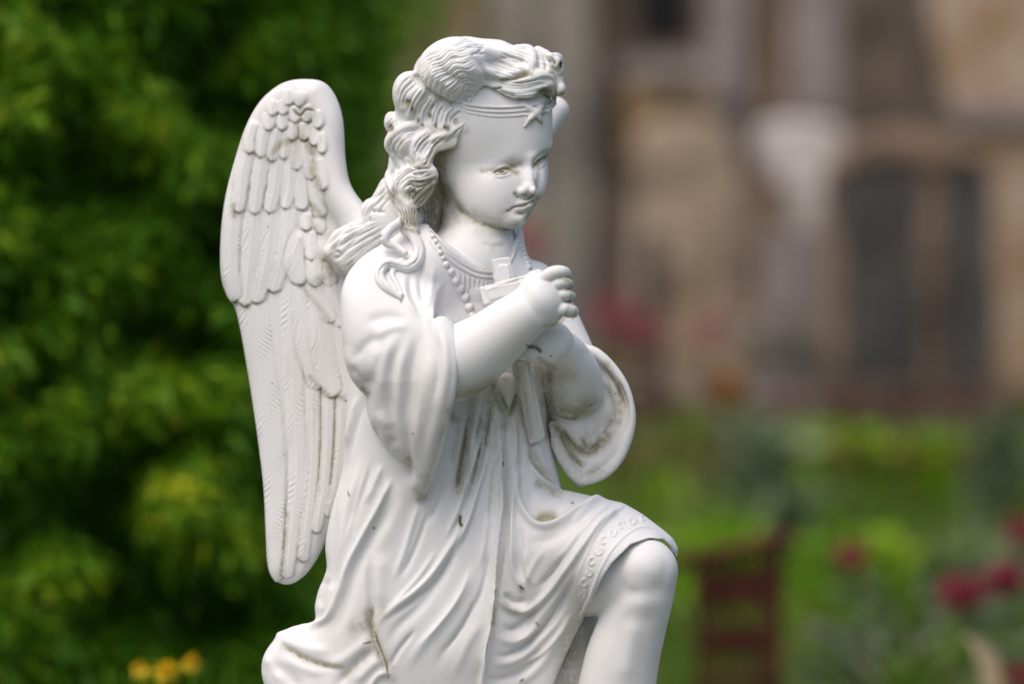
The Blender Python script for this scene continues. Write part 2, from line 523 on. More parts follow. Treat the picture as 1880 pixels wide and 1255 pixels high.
class Relief:
    """relief strokes drawn on the surface: lists of (kind, points, width, height, options)"""
    def __init__(self, wrap=0.10): self.s = []; self.d = []; self.wrap = wrap
    def r(self, pts, w, h, taper=0.25): self.s.append(('r', pts, w, h, taper)); return self     # ridge (h>0) or groove (h<0)
    def st(self, pts, w, h, taper=0.2): self.s.append(('s', pts, w, h, taper)); return self    # step: raised on one side
    def lock(self, pts, w, h, n=3, g=1.2, taper=0.3): self.s.append(('l', pts, w, h, taper, n, g)); return self
    def feathers(self, lst, seed=3): self.s.append(('f', lst, seed)); return self
    def _feathers(self, lst, seed, px, py, front, disp, dirt):
        rr = random.Random(seed)
        for pts, hw, lift, barb in lst:
            line = spline([q[:2] for q in pts], False, 6); R = max(hw) * 1.4 + 4
            x0, y0 = line.min(0) - R; x1, y1 = line.max(0) + R
            m = np.where(front & (px > x0) & (px < x1) & (py > y0) & (py < y1))[0]
            if not len(m): continue
            d, sd, t = poly_dist(px[m], py[m], line)
            L = np.linalg.norm(np.diff(line, axis=0), axis=1).sum()
            # rounded tip: the width closes over the last part of the length
            w = np.interp(t, np.linspace(0, 1, len(hw)), hw)
            tipl = min(0.5, 1.0 * hw[-1] / L); u = np.clip((t - (1 - tipl)) / tipl, 0, 1)
            w = w * np.sqrt(np.clip(1 - u ** 2.4, 0, 1))
            wob = 0.5 * np.sin(t * L / 5.0 + rr.uniform(0, 6))
            inside = np.clip((w + wob - d) / 4.6, 0, 1) * np.clip(t * 6, 0, 1)
            inside = inside * inside * (3 - 2 * inside)
            s = np.clip(sd / np.maximum(w, 1), -1, 1)
            h = 0.55 * lift * (0.15 + 0.85 * t ** 1.2) + 2.0 * (1 - s * s) * lift / 6 + 0.8 * np.exp(-(sd / 2.0) ** 2)
            per = 10.5
            ph = (t * L - np.abs(sd) * 1.25) / per + 0.8 * np.sin(t * 9 + rr.uniform(0, 6)) + .5 * np.sin(t * 23 + s * 2)
            amp = 0.72 * barb * np.abs(s) ** .7 * (0.45 + 0.55 * np.sin(t * L / 17.0 + 3 * s + rr.uniform(0, 6)))
            h = h + amp * np.sin(2 * np.pi * ph) ** 3
            disp[m] = disp[m] * (1 - inside) + h * inside
            e = np.exp(-((d - w - 1.5) / 2.6) ** 2) * np.clip(t * 1.6 - .5, 0, 1) * (d > w - 2)
            dirt[m] = np.maximum(dirt[m] * (1 - inside * .9), e * 0.34 * rr.uniform(.5, 1.3))
    def fan(self, A, B, n, w, h, jit=1.0, seed=1):
        rr = random.Random(seed)
        A = spline([q[:2] for q in A], False, 8); B = spline([q[:2] for q in B], False, 8)
        t = np.linspace(0, 1, 9)
        A = np.stack([np.interp(t, np.linspace(0, 1, len(A)), A[:, k]) for k in (0, 1)], 1)
        B = np.stack([np.interp(t, np.linspace(0, 1, len(B)), B[:, k]) for k in (0, 1)], 1)
        for i in range(n):
            s = (i + 0.5) / n + rr.uniform(-.3, .3) / n * jit
            L = A * (1 - s) + B * s
            ph = rr.uniform(0, 6); L = L + np.stack([np.sin(t * 7 + ph), np.cos(t * 6 + ph)], 1) * jit
            i0 = rr.choice((0, 0, 0, 1, 2)); i1 = rr.choice((9, 9, 9, 8, 7))
            self.r([tuple(q) for q in L[i0:i1]], w * rr.uniform(.8, 1.25), h * rr.uniform(.6, 1.2), 0.25)
        return self
    def bump(self, px, py, rx, ry, h, rot=0): self.s.append(('b', px, py, rx, ry, h, rot)); return self
    def dirt(self, pts, w, v): self.d.append((pts, w, v)); return self
    def apply(self, V, F):
        N = normals(V, F); px, py = to_px(V)
        fw = np.clip((-N[:, 1] + self.wrap) / 0.35, 0, 1)
        disp = np.zeros(len(V)); lk = np.zeros(len(V)); dirt = np.zeros(len(V))
        front = fw > 0
        for S in self.s:
            kind = S[0]
            if kind == 'f':
                self._feathers(S[1], S[2], px, py, front, disp, dirt); continue
            if kind == 'b':
                _, bx, by, rx, ry, h, rot = S
                m = front & (np.abs(px - bx) < 2.6 * max(rx, ry)) & (np.abs(py - by) < 2.6 * max(rx, ry))
                a = math.radians(rot); dx, dy = px[m] - bx, -(py[m] - by)
                u = (dx * math.cos(a) + dy * math.sin(a)) / rx; v = (-dx * math.sin(a) + dy * math.cos(a)) / ry
                disp[m] += h * np.exp(-(u * u + v * v)); continue
            pts, w, h, taper = S[1:5]
            line = spline([q[:2] for q in pts], False, 5)
            wm = max(w) if isinstance(w, (list, tuple)) else w
            R = wm * (2.6 if kind != 'l' else 1.1)
            x0, y0 = line.min(0) - R; x1, y1 = line.max(0) + R
            m = np.where(front & (px > x0) & (px < x1) & (py > y0) & (py < y1))[0]
            if not len(m): continue
            d, sd, t = poly_dist(px[m], py[m], line)
            ww = np.interp(t, np.linspace(0, 1, len(w)), w) if isinstance(w, (list, tuple)) else w
            hh = np.interp(t, np.linspace(0, 1, len(h)), h) if isinstance(h, (list, tuple)) else h
            if taper:
                ln = np.linalg.norm(np.diff(line, axis=0), axis=1).sum()
                tp = min(0.5, max(taper, 1.3 * wm / ln)); e_ = np.clip(np.minimum(t, 1 - t) / tp, 0, 1)
                hh = hh * e_ * e_ * (3 - 2 * e_)
            if kind == 'r':
                v = hh * np.exp(-(d / ww) ** 2)
                disp[m] += v
            elif kind == 's':
                e = np.minimum(d, np.abs(sd) + 1e3 * ((t <= 0) | (t >= 1)))
                v = hh * np.where(sd > 0, np.exp(-d / ww), 0) * np.clip(sd / 1.6 + .3, 0, 1)
                disp[m] += v
            else:
                n, g = S[5], S[6]
                s = np.clip(sd / ww, -1, 1)
                q = np.clip(1 - (d / ww) ** 2, 0, 1)
                v = hh * np.sqrt(q) - g * (q > 0) * np.sqrt(q) * (0.5 - 0.5 * np.cos(2 * np.pi * n * (s + 1) / 2)) * np.clip(hh / (np.max(np.abs(h)) + 1e-9), 0, 1)
                lk[m] = np.maximum(lk[m], v)
        for pts, w, v in self.d:
            if len(pts) == 1: pts = [pts[0], (pts[0][0] + .5, pts[0][1])]
            line = spline([q[:2] for q in pts], False, 4); R = w * 2.4
            x0, y0 = line.min(0) - R; x1, y1 = line.max(0) + R
            m = np.where((px > x0) & (px < x1) & (py > y0) & (py < y1))[0]
            if not len(m): continue
            d, sd, t = poly_dist(px[m], py[m], line)
            dirt[m] = np.maximum(dirt[m], v * np.exp(-(d / w) ** 2))
        V2 = V + N * ((disp + lk) * fw)[:, None]
        return V2, dirt

def finish_part(name, prog, lo, hi, mat, parent, relief=None, step=1.9, relax=1, cav=1.0, label=None):
    V, F = mesh_prog(prog, lo, hi, step, relax)
    dirt = np.zeros(len(V))
    if relief is not None:
        V, dirt = relief.apply(V, F)
    N = normals(V, F)
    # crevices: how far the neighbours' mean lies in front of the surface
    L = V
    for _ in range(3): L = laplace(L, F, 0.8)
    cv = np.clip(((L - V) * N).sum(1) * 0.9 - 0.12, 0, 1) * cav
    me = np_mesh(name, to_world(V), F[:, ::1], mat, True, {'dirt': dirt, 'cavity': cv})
    o = bpy.data.objects.new(name, me)
    link(o, parent)
    if label: o['label'] = label
    return o
# ------------------------------------------------------------------ the marble material
def marble_mat():
    m, nt, b = new_mat('white_marble')
    L = nt.links
    tc = node(nt, 'ShaderNodeTexCoord')
    at = node(nt, 'ShaderNodeAttribute', attribute_name='dirt')
    ca = node(nt, 'ShaderNodeAttribute', attribute_name='cavity')
    n1 = node(nt, 'ShaderNodeTexNoise', i_Scale=42.0, i_Detail=6.0, i_Roughness=0.65)
    n2 = node(nt, 'ShaderNodeTexNoise', i_Scale=160.0, i_Detail=4.0, i_Roughness=0.7)
    n3 = node(nt, 'ShaderNodeTexNoise', i_Scale=7.0, i_Detail=3.0)
    for n in (n1, n2, n3): L.new(tc.outputs['Object'], n.inputs['Vector'])
    def mth(op, a, bb=None, c=None, clamp=False):
        x = node(nt, 'ShaderNodeMath', operation=op); x.use_clamp = clamp
        for i, q in enumerate((a, bb, c)):
            if q is None: continue
            if isinstance(q, (int, float)): x.inputs[i].default_value = q
            else: L.new(q, x.inputs[i])
        return x.outputs[0]
    # stains = painted-in soiling, with some painted shade, broken up by noise, plus grime in crevices
    br = mth('ADD', mth('MULTIPLY', n1.outputs['Fac'], 1.0), mth('MULTIPLY', n2.outputs['Fac'], 0.8))       # ~0.9 mean
    dd = mth('MULTIPLY', mth('MULTIPLY', at.outputs['Fac'], 1.25), mth('MULTIPLY_ADD', br, 2.6, -1.55, True))
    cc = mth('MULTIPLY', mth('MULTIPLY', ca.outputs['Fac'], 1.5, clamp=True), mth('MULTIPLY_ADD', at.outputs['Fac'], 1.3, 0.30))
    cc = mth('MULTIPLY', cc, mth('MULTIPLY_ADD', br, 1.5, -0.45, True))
    n6 = node(nt, 'ShaderNodeTexNoise', i_Scale=11.0, i_Detail=8.0, i_Roughness=0.7)
    mp = node(nt, 'ShaderNodeMapping'); mp.inputs['Scale'].default_value = (1.6, 1.6, 0.45)
    L.new(tc.outputs['Object'], mp.inputs['Vector']); L.new(mp.outputs[0], n6.inputs['Vector'])
    film = mth('MULTIPLY', mth('MULTIPLY_ADD', n6.outputs['Fac'], 3.2, -1.75, True), mth('MULTIPLY_ADD', n2.outputs['Fac'], 1.2, -0.35, True))
    tot = mth('ADD', mth('ADD', dd, cc), mth('MULTIPLY', film, 0.50), clamp=True)
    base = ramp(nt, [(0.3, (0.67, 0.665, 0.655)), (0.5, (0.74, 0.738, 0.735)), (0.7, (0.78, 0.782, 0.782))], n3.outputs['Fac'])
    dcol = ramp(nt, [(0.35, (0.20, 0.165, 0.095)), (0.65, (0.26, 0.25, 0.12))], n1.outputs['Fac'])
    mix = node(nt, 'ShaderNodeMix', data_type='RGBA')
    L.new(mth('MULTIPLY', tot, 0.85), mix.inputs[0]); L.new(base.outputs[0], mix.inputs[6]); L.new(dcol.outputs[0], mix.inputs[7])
    # tiny dark specks
    vo = node(nt, 'ShaderNodeTexVoronoi', i_Scale=55.0); L.new(tc.outputs['Object'], vo.inputs['Vector'])
    n4 = node(nt, 'ShaderNodeTexNoise', i_Scale=14.0, i_Detail=2.0); L.new(tc.outputs['Object'], n4.inputs['Vector'])
    sp = mth('MULTIPLY', mth('LESS_THAN', vo.outputs['Distance'], 0.055), mth('GREATER_THAN', n4.outputs['Fac'], 0.60))
    mix2 = node(nt, 'ShaderNodeMix', data_type='RGBA')
    L.new(mth('MAXIMUM', mth('MULTIPLY', sp, 0.75), mth('MULTIPLY_ADD', at.outputs['Fac'], 3.5, -3.7, True)), mix2.inputs[0]); L.new(mix.outputs[2], mix2.inputs[6]); mix2.inputs[7].default_value = (0.07, 0.055, 0.04, 1)
    L.new(mix2.outputs[2], b.inputs['Base Color'])
    rr = mth('MULTIPLY_ADD', tot, 0.3, 0.56, True)
    L.new(rr, b.inputs['Roughness'])
    b.inputs['Specular IOR Level'].default_value = 0.30
    b.inputs['Subsurface Weight'].default_value = 0.12
    b.inputs['Subsurface Radius'].default_value = (0.006, 0.006, 0.005)
    b.inputs['Subsurface Scale'].default_value = 0.6
    bp = node(nt, 'ShaderNodeBump', i_Strength=0.22, i_Distance=0.001)
    n5 = node(nt, 'ShaderNodeTexNoise', i_Scale=220.0, i_Detail=3.0); L.new(tc.outputs['Object'], n5.inputs['Vector'])
    L.new(n5.outputs['Fac'], bp.inputs['Height']); L.new(bp.outputs[0], b.inputs['Normal'])
    return m

def gb(px, py, cx, cy, rx, ry=None):
    ry = ry or rx
    return np.exp(-((px - cx) / rx) ** 2 - ((py - cy) / ry) ** 2)

BOX_LO = lambda px0, py1, y0: P(px0, py1, y0)

def bounds(px0, px1, py0, py1, y0, y1):
    return (px0 - 955, y0, 612 - py1 * 1.0), (px1 - 925, y1, 645 - py0 * 1.0)

# ---------------- body: head, neck, chest, arms with hands, raised leg (one continuous figure)
FACE = [(1000, 140), (1013, 190), (1014.5, 235), (1014.5, 266), (1011.5, 277), (1006, 286), (1005.5, 296), (1006.5, 312), (1006, 329), (1002, 345),
        (994.5, 359), (987.5, 370), (980, 382), (971.5, 396), (962, 408.5), (949, 416), (932, 419), (908, 418), (889, 412), (869, 400),
        (849, 387), (834, 366), (822, 344), (806, 325), (795, 290), (785, 230), (800, 150), (860, 110), (940, 105)]

def head_prog():
    h = Prog()
    h.u(Blob(FACE, 110, lambda px, py: 6 - 46 * np.clip((py - 300) / 110, 0, 1.1) ** 1.3), 0)
    h.u(Ell(865, 230, 30, 110, 112, 110), 20)
    sf = Prog().prog(h, 0)
    def on(px, py, off=0.0):
        return float(sf.surf([px], [py])[0]) + off
    # full cheeks, chin
    h.u(Ell(912, 350, on(912, 350, 16), 30, 34, 20), 26)
    h.u(Ell(990, 335, on(990, 335, 12), 11, 24, 13), 12)
    h.u(Ell(945, 402, on(945, 402, 12), 19, 12, 15), 16)
    h.u(Ell(958, 379, on(958, 379, 9), 17, 11, 10.5, 15), 14)
    # nose
    h.u(Tube([(975, 292, on(975, 292, 7), 7.5), (975, 312, on(975, 312, 5), 8), (974, 330, on(973, 330, 0), 9.5)]), 14)
    h.u(Ell(972, 345, on(970, 345, -1.5), 10.4, 9.4, 11), 10)
    h.u(Ell(957, 352.5, on(957, 352, 1), 7, 6.5, 8), 7)
    h.u(Ell(979, 350, on(977, 350, -1), 6, 6.5, 8), 6)
    return h

def head_relief(R):
    c = lambda pts: C(860, 230, 6.275, pts)
    # eye sockets
    R.bump(918, 310, 30, 9, -6.0, 12); R.bump(946, 305, 14, 13, -6.5); R.bump(962, 306, 9, 9, -2)
    R.bump(992, 296, 13, 9, -5.0, 35); R.bump(982, 303, 5, 9, -3.5)
    R.bump(922, 317, 15, 6, 4.2, 12); R.bump(993, 297, 7, 6, 3.2, 35)
    # lids: crease, upper edge, opening, lower edge
    R.r(c([(235, 545), (300, 510), (370, 478), (450, 464), (510, 478), (545, 515)]), 2.0, 2.4)
    R.r(c([(255, 552), (310, 528), (380, 505), (440, 492), (490, 500), (522, 522)]), 1.5, -3.6)
    R.r(c([(255, 560), (310, 584), (370, 594), (440, 580), (490, 556), (525, 530)]), 1.9, 1.8)
    R.r(c([(270, 560), (330, 572), (380, 576), (440, 562), (490, 540)]), 1.5, -2.2)
    R.r(c([(265, 556), (320, 545), (380, 528), (440, 515), (500, 518)]), 2.2, 1.3)
    R.bump(919.5, 316, 2.6, 2.2, -4.0); R.r(c([(352, 530), (375, 522), (400, 520)]), 1.3, -2.0, 0); R.r(c([(432, 525), (438, 548), (415, 564)]), 1.2, -1.4)
    R.r(c([(765, 478), (785, 420), (830, 374), (890, 350), (925, 345)]), 1.9, 2.2)
    R.r(c([(785, 475), (806, 428), (840, 394), (890, 372)]), 1.5, -3.0)
    R.r(c([(775, 480), (815, 488), (852, 468), (885, 430), (905, 380)]), 1.8, 1.8)
    R.bump(991.5, 295, 2.2, 2.4, -3.6)
    # nostrils, nose wing crease
    R.r(c([(610, 815), (650, 808), (690, 812)]), 2.2, -2.4, 0.2); R.r(c([(700, 845), (735, 822), (765, 800)]), 1.8, -2.2)
    R.r(c([(548, 760), (538, 790), (552, 822), (590, 838)]), 2.4, -1.8)
    R.r(c([(745, 520), (765, 600), (792, 690), (796, 740), (775, 790)]), 2.4, -2.2)
    R.r(c([(620, 850), (680, 855), (730, 850)]), 3.5, -2.0)
    # philtrum and lips
    R.r(c([(682, 830), (700, 862), (712, 880)]), 2.4, -1.5)
    R.r(c([(530, 925), (590, 895), (650, 880), (695, 868), (720, 872), (750, 858), (775, 845)]), 2.8, 1.2)
    R.r(c([(462, 986), (490, 968), (520, 945), (580, 934), (640, 925), (680, 905), (720, 885), (770, 858)]), 1.5, -3.0, 0.15)
    R.r(c([(520, 975), (570, 968), (630, 962), (690, 940), (740, 905)]), 3.0, 1.5)
    R.r(c([(530, 1005), (590, 1018), (650, 1012), (700, 975), (735, 940)]), 3.6, -2.4)
    R.bump(933, 387.5, 3.5, 3, -2.2); R.bump(922, 394, 5, 8, -1.2, 30)
    R.bump(953, 404, 11, 8, 1.8)
    # chin fold and neck creases
    R.r([(880, 445), (905, 452), (935, 446)], 5, -1.5)
    # band smoothness above
    D = R.dirt
    D(c([(150, 520), (300, 510), (500, 470), (600, 440)]), 4.5, 0.8); D(c([(460, 480), (520, 520), (560, 540)]), 6, 0.85)  # shade under the brow painted in together with olive staining
    D(c([(250, 560), (370, 545), (500, 520)]), 4.5, 0.6)
    D(c([(770, 470), (820, 420), (900, 350)]), 7, 0.8); D(c([(780, 380), (850, 310), (940, 280)]), 5, 0.6)
    D(c([(540, 780), (600, 835), (700, 845), (760, 820)]), 5, 0.6); D(c([(430, 1000), (560, 940), (660, 920), (780, 860)]), 5, 0.75)
    D(c([(540, 1010), (640, 1015), (720, 960)]), 5, 0.55); D(c([(760, 830), (800, 840)]), 7, 0.7)
    D([(836, 375), (858, 395), (885, 410), (930, 418)], 8, 0.7); D([(860, 400), (900, 414), (945, 414)], 10, 0.55)
    D([(812, 300), (808, 340), (825, 375)], 10, 0.9); D([(826, 258), (812, 285), (808, 315)], 17, 0.85); D([(840, 250), (856, 240)], 8, 0.4)
    D([(805, 350), (800, 385), (800, 410)], 20, 0.85); D([(820, 370), (840, 400)], 12, 0.3); D([(880, 425), (925, 430)], 14, 0.3); D([(918, 315.5), (923, 315)], 2.3, 2.3); D([(990.5, 294.5), (992, 294.5)], 2.2, 2.0); D(c([(265, 555), (370, 520), (450, 505), (515, 522)]), 2.2, 0.8)  # neck beside the jaw: shade painted in with the stain; pupils drawn dark
    D([(990, 240), (1000, 215)], 12, 0.22); D([(965, 230), (1005, 245)], 18, 0.16); D([(985, 375), (965, 400)], 7, 0.7); D([(930, 392), (922, 402)], 8, 0.5); D([(870, 390), (905, 405), (945, 408)], 9, 0.35)
    D([(905, 455), (925, 450)], 8, 0.3); D([(942, 425), (950, 450), (942, 478)], 5, 0.6)

def build_body(M, root):
    b = Prog()
    b.prog(head_prog(), 0)
    b.u(Tube([(868, 350, 34, 60), (874, 400, 27, 65), (876, 440, 8, 72), (868, 478, -5, 85), (864, 520, 0, 94)], 18), 8)
    # trunk inside the robe
    b.u(Tube([(866, 500, 20, 92), (840, 600, 10, 100), (835, 760, 10, 96), (830, 960, 10, 108)]), 20)
    # right arm
    b.u(Tube([(715, 560, -70, 66), (760, 690, -135, 66)], smooth=False), 10)
    ra = Prog()
    ra.u(Tube([(775, 690, -150, 68), (850, 660, -176, 66), (900, 627, -190, 57), (938, 596, -200, 50), (970, 571, -206, 44), (988, 556, -208, 39)]), 0)
    ra.u(Ell(995, 550, -206, 42, 50, 31, 18), 14)
    # fingers: index on top, then three, each with its own bend
    for f in ([(995, 514, -216, 13), (1014, 502, -220, 13), (1030, 500, -214, 12.5), (1038, 503, -196, 11), (1032, 508, -180, 9)],
              [(1008, 528, -218, 10.5), (1028, 520, -220, 10.5), (1040, 520, -210, 10), (1044, 523, -194, 9), (1038, 526, -182, 8)],
              [(1012, 546, -218, 10.5), (1034, 541, -218, 10.5), (1046, 543, -208, 9.8), (1049, 546, -193, 9), (1042, 548, -182, 8)],
              [(1010, 570, -216, 12.5), (1034, 568, -218, 12.5), (1048, 570, -208, 12), (1052, 573, -192, 10.5), (1044, 574, -180, 9)]):
        ra.u(Tube(f), 1.0)
    ra.u(Tube([(975, 530, -200, 13), (972, 514, -192, 10), (978, 505, -184, 8), (990, 501, -178, 7)]), 5)      # thumb over the cross
    b.prog(ra, 5)
    # left arm
    la = Prog()
    la.u(Tube([(1000, 560, 60, 50), (1050, 680, 10, 54)], smooth=False), 0)
    la.u(Tube([(1054, 716, -22, 55), (1050, 684, -62, 50), (1036, 650, -108, 40), (1020, 632, -136, 34)]), 10)
    la.u(Ell(1000, 628, -152, 48, 38, 25, 25), 12)
    la.u(Tube([(1010, 650, -150, 19), (985, 652, -160, 15), (965, 650, -163, 11.5), (954, 651, -160, 9)]), 4)       # thumb
    for f in ([(988, 598, -150, 12), (975, 575, -148, 11), (962, 556, -140, 9)], [(975, 610, -152, 12), (955, 590, -150, 11), (940, 572, -142, 9)],
              [(966, 622, -154, 11), (946, 605, -150, 10.5), (930, 590, -142, 9)], [(960, 634, -154, 10), (944, 622, -150, 9.5), (930, 608, -142, 8)]):
        la.u(Tube(f), 3.0)
    b.prog(la, 4)
    # raised left leg
    b.u(Tube([(900, 1010, 20, 90), (1060, 1050, -50, 80), (1175, 1062, -110, 60)]), 12)
    b.u(Tube([(1182, 1048, -112, 61), (1178, 1090, -112, 58), (1160, 1150, -100, 62), (1140, 1220, -90, 68), (1128, 1300, -80, 70), (1122, 1400, -70, 60), (1130, 1480, -70, 44)], 14), 10)
    b.u(Ell(1190, 1046, -134, 48, 46, 36, 10), 16)
    b.u(Tube([(1132, 1490, -70, 42), (1160, 1512, -120, 34), (1185, 1520, -180, 24)]), 16)      # foot
    R = Relief()
    head_relief(R)
    # wrist fold, knuckles, dimples, elbow creases
    R.r([(952, 520), (962, 548), (985, 575), (998, 598)], 9, -2.5)
    pass
    R.r(C(820, 440, 3.303, [(470, 648), (510, 648), (545, 660), (580, 690)]), 3.2, -6.0); D0 = R.dirt(C(820, 440, 3.303, [(490, 645), (545, 660), (570, 680)]), 3, 0.9)
    R.r(C(820, 440, 3.303, [(590, 560), (640, 660), (640, 760)]), 14, -1.0)
    R.r(C(820, 440, 3.303, [(830, 640), (800, 740), (740, 790), (640, 780)]), 14, -2.0)
    R.r(C(820, 440, 3.303, [(620, 785), (700, 800), (760, 780)]), 6, -1.5)
    # knee
    R.bump(1178, 1042, 34, 28, 3.5); R.bump(1164, 1088, 16, 12, -3); R.bump(1207, 1080, 18, 15, -2.5); R.bump(1182, 1106, 24, 16, 2.5)
    R.bump(1146, 1080, 12, 20, -3.5); R.bump(1222, 1050, 10, 24, -2); R.r([(1140, 1122), (1170, 1140), (1215, 1132)], 16, -1.5)
    R.r([(1170, 1128), (1158, 1180), (1145, 1255)], 16, 3)
    D = R.dirt
    c = lambda pts: C(820, 440, 3.303, pts)
    D(c([(20, 960), (150, 940), (290, 880)]), 17, 0.75); D(c([(60, 990), (200, 950)]), 12, 0.7)
    D(c([(620, 820), (620, 960), (680, 1070), (800, 1070), (900, 980)]), 13, 0.8); D(c([(650, 1040), (760, 1060), (860, 1020)]), 22, 0.75); D(c([(680, 830), (760, 820)]), 14, 0.45)
    D(c([(560, 720), (660, 785)]), 5, 0.5); D(c([(640, 900), (660, 980)]), 24, 0.4)
    D(c([(690, 235), (735, 230), (760, 300), (745, 380), (700, 490), (600, 525)]), 3.5, 0.6); D([(1034, 512), (1046, 516)], 3, .8); D([(1040, 532), (1050, 532)], 3, .8); D([(1044, 555), (1052, 557)], 3, .8); D([(1052, 585), (1058, 570), (1056, 550), (1052, 530), (1046, 510)], 3, .5)  # dark lines drawn between and around the fingertips
    D([(1062, 1150), (1068, 1200), (1050, 1255)], 10, 0.25)
    lo, hi = bounds(640, 1270, 95, 1560, -260, 150)
    return finish_part('body', b, lo, hi, M, root, R, step=1.9)

# ---------------- hair
HEADALL = [(707, 227), (709, 212), (727, 203), (727, 172), (730, 159), (740, 146), (753, 138), (760, 134), (759, 127), (762, 119), (770, 106), (783, 95), (799, 84),
           (818, 74), (837, 69), (856, 67), (884, 69), (906, 71), (924, 75), (937, 81), (959, 88), (972, 90), (986, 89), (996, 91), (1003, 97),
           (1016, 102), (1026, 106), (1031, 116), (1030, 132), (1026, 140), (1028, 156), (1030, 172), (1022, 190), (1014, 240), (1000, 330), (950, 400), (880, 400), (800, 392),
           (764, 383), (748, 374), (732, 367), (716, 350), (709, 325), (712, 306), (714, 284), (710, 261), (712, 248)]
HAIRMASK = [(690, 200), (700, 100), (800, 40), (950, 40), (1060, 80), (1060, 200), (1025, 178), (1012, 182), (1004, 178), (990, 180), (975, 186), (955, 184), (932, 178), (908, 165),
            (888, 158), (880, 170), (868, 186), (868, 200), (880, 214), (868, 226), (850, 240), (842, 254), (836, 270), (800, 282), (795, 300), (803, 320), (804, 330),
            (799, 341), (787, 359), (776, 379), (760, 392), (690, 400)]

ROBE_PROG = None

def build_hair(M, root):
    h = Prog()
    base = Blob(HEADALL, 122, lambda px, py: 10 - 26 * gb(px, py, 760, 320, 60, 90) - 14 * gb(px, py, 990, 140, 50))
    h.u(base, 0)
    h.u(Ell(760, 180, -30, 38, 50, 60, 20), 14)
    h.u(Ell(742, 262, -45, 33, 36, 42), 8)
    h.u(Ell(756, 342, -52, 44, 42, 46, 20), 8)
    h.u(Ell(718, 225, -10, 13, 20, 18), 4)
    h.u(Ell(830, 128, -60, 68, 58, 62, 25), 18)
    h.clip(Clip(HAIRMASK), 5)
    # crown cap and overhanging locks
    sf = Prog().prog(h, 0)
    def lock(pts, k=5, off=0.45):
        pts = [tuple(q) for q in pts]
        y = sf.surf([q[0] for q in pts], [q[1] for q in pts])
        for i in range(len(y)):
            if y[i] > 120: y[i] = y[max(i - 1, 0)] if i else -60
        y = np.convolve(np.pad(y, 1, mode='edge'), [.25, .5, .25], 'valid')
        h.u(Tube([(q[0], q[1], yy + q[2] * (1 - off), q[2]) for q, yy in zip(pts, y)]), k)
    c2 = lambda pts: C(860, 60, 6.275, pts)
    # big swept waves over the forehead
    lock(c2([(60, 200, 10), (250, 250, 13), (450, 280, 15), (600, 290, 15), (680, 320, 13), (670, 400, 10), (560, 450, 8), (430, 500, 6)]), 8)
    lock(c2([(560, 200, 10), (680, 210, 12), (725, 270, 11), (730, 360, 10), (690, 440, 8)]), 6)
    lock(c2([(120, 430, 8), (300, 480, 9), (480, 560, 11), (680, 560, 13), (850, 500, 15), (960, 540, 13), (1000, 610, 10), (990, 690, 7)]), 8)
    lock(c2([(300, 620, 6), (450, 680, 8), (600, 720, 9), (740, 700, 8), (850, 630, 9), (930, 590, 8)]), 5)
    lock(c2([(800, 210, 9), (900, 270, 10), (960, 330, 9), (980, 420, 8)]), 6)
    h.u(Ell(1020, 116, -58, 11, 13, 13), 3); h.u(Ell(1028, 130, -45, 6, 10, 9), 3); h.u(Ell(1031, 163, -42, 8, 12, 12), 3); h.u(Tube([(1010, 106, -60, 9), (1026, 108, -46, 8), (1029, 140, -40, 6), (1027, 170, -42, 6)]), 3)
    # left roll, curls
    c1 = lambda pts: C(700, 60, 6.275, pts)
    c3 = lambda pts: C(700, 220, 6.275, pts)
    lock(c1([(380, 500, 9), (300, 560, 13), (240, 650, 13), (230, 760, 11), (250, 860, 8)]), 6)
    lock(c1([(500, 640, 9), (420, 720, 11), (350, 850, 10), (330, 960, 9)]), 5)
    lock(c1([(620, 740, 9), (520, 830, 11), (460, 950, 11), (460, 1060, 8), (540, 1090, 6)]), 5)
    lock(c1([(760, 800, 8), (660, 880, 11), (600, 980, 11), (590, 1090, 9), (680, 1120, 6)]), 5)
    lock(c1([(900, 870, 7), (800, 900, 10), (720, 980, 10), (730, 1080, 8)]), 5)
    lock(c1([(925, 1085, 4), (860, 1120, 7), (760, 1180, 9), (600, 1240, 9)]), 4)
    lock(c3([(400, 60, 8), (260, 110, 12), (150, 180, 12), (100, 280, 11), (130, 380, 9), (180, 470, 8), (230, 520, 7)]), 5)
    lock(c3([(520, 170, 9), (430, 260, 12), (390, 350, 12), (420, 440, 10), (500, 450, 8)]), 5)
    lock(c3([(730, 205, 6), (660, 240, 9), (590, 310, 10), (560, 400, 9), (500, 490, 7), (420, 530, 6)]), 5)
    lock(c3([(300, 470, 6), (340, 520, 7), (430, 550, 8), (520, 530, 7)]), 4)
    lock(c3([(600, 590, 7), (460, 600, 10), (330, 600, 12), (220, 670, 12), (170, 770, 12), (190, 870, 10), (260, 950, 9)]), 5)
    lock(c3([(620, 640, 6), (520, 670, 8), (430, 690, 9), (330, 700, 9), (260, 780, 9), (270, 870, 8), (330, 920, 7)]), 4)
    lock(c3([(600, 720, 5), (500, 770, 7), (420, 790, 7), (350, 770, 7), (300, 800, 6)]), 4)
    lock(c3([(580, 800, 5), (500, 880, 8), (440, 950, 8), (380, 990, 7)]), 5)
    lock(c3([(130, 560, 8), (90, 640, 8), (90, 720, 8), (130, 800, 6)]), 5)
    # back hair running down over the shoulder to the wing
    BH = [(716, 322), (700, 330), (690, 345), (682, 358), (668, 366), (661, 380), (662, 398), (640, 405), (612, 425), (598, 450), (592, 467), (600, 480), (610, 490), (622, 505), (648, 498), (670, 470), (700, 450), (735, 440), (770, 425), (775, 395), (750, 375), (730, 355)]
    h.u(Blob(BH, 46, lambda px, py: -28 + 0.30 * (740 - px)), 5)
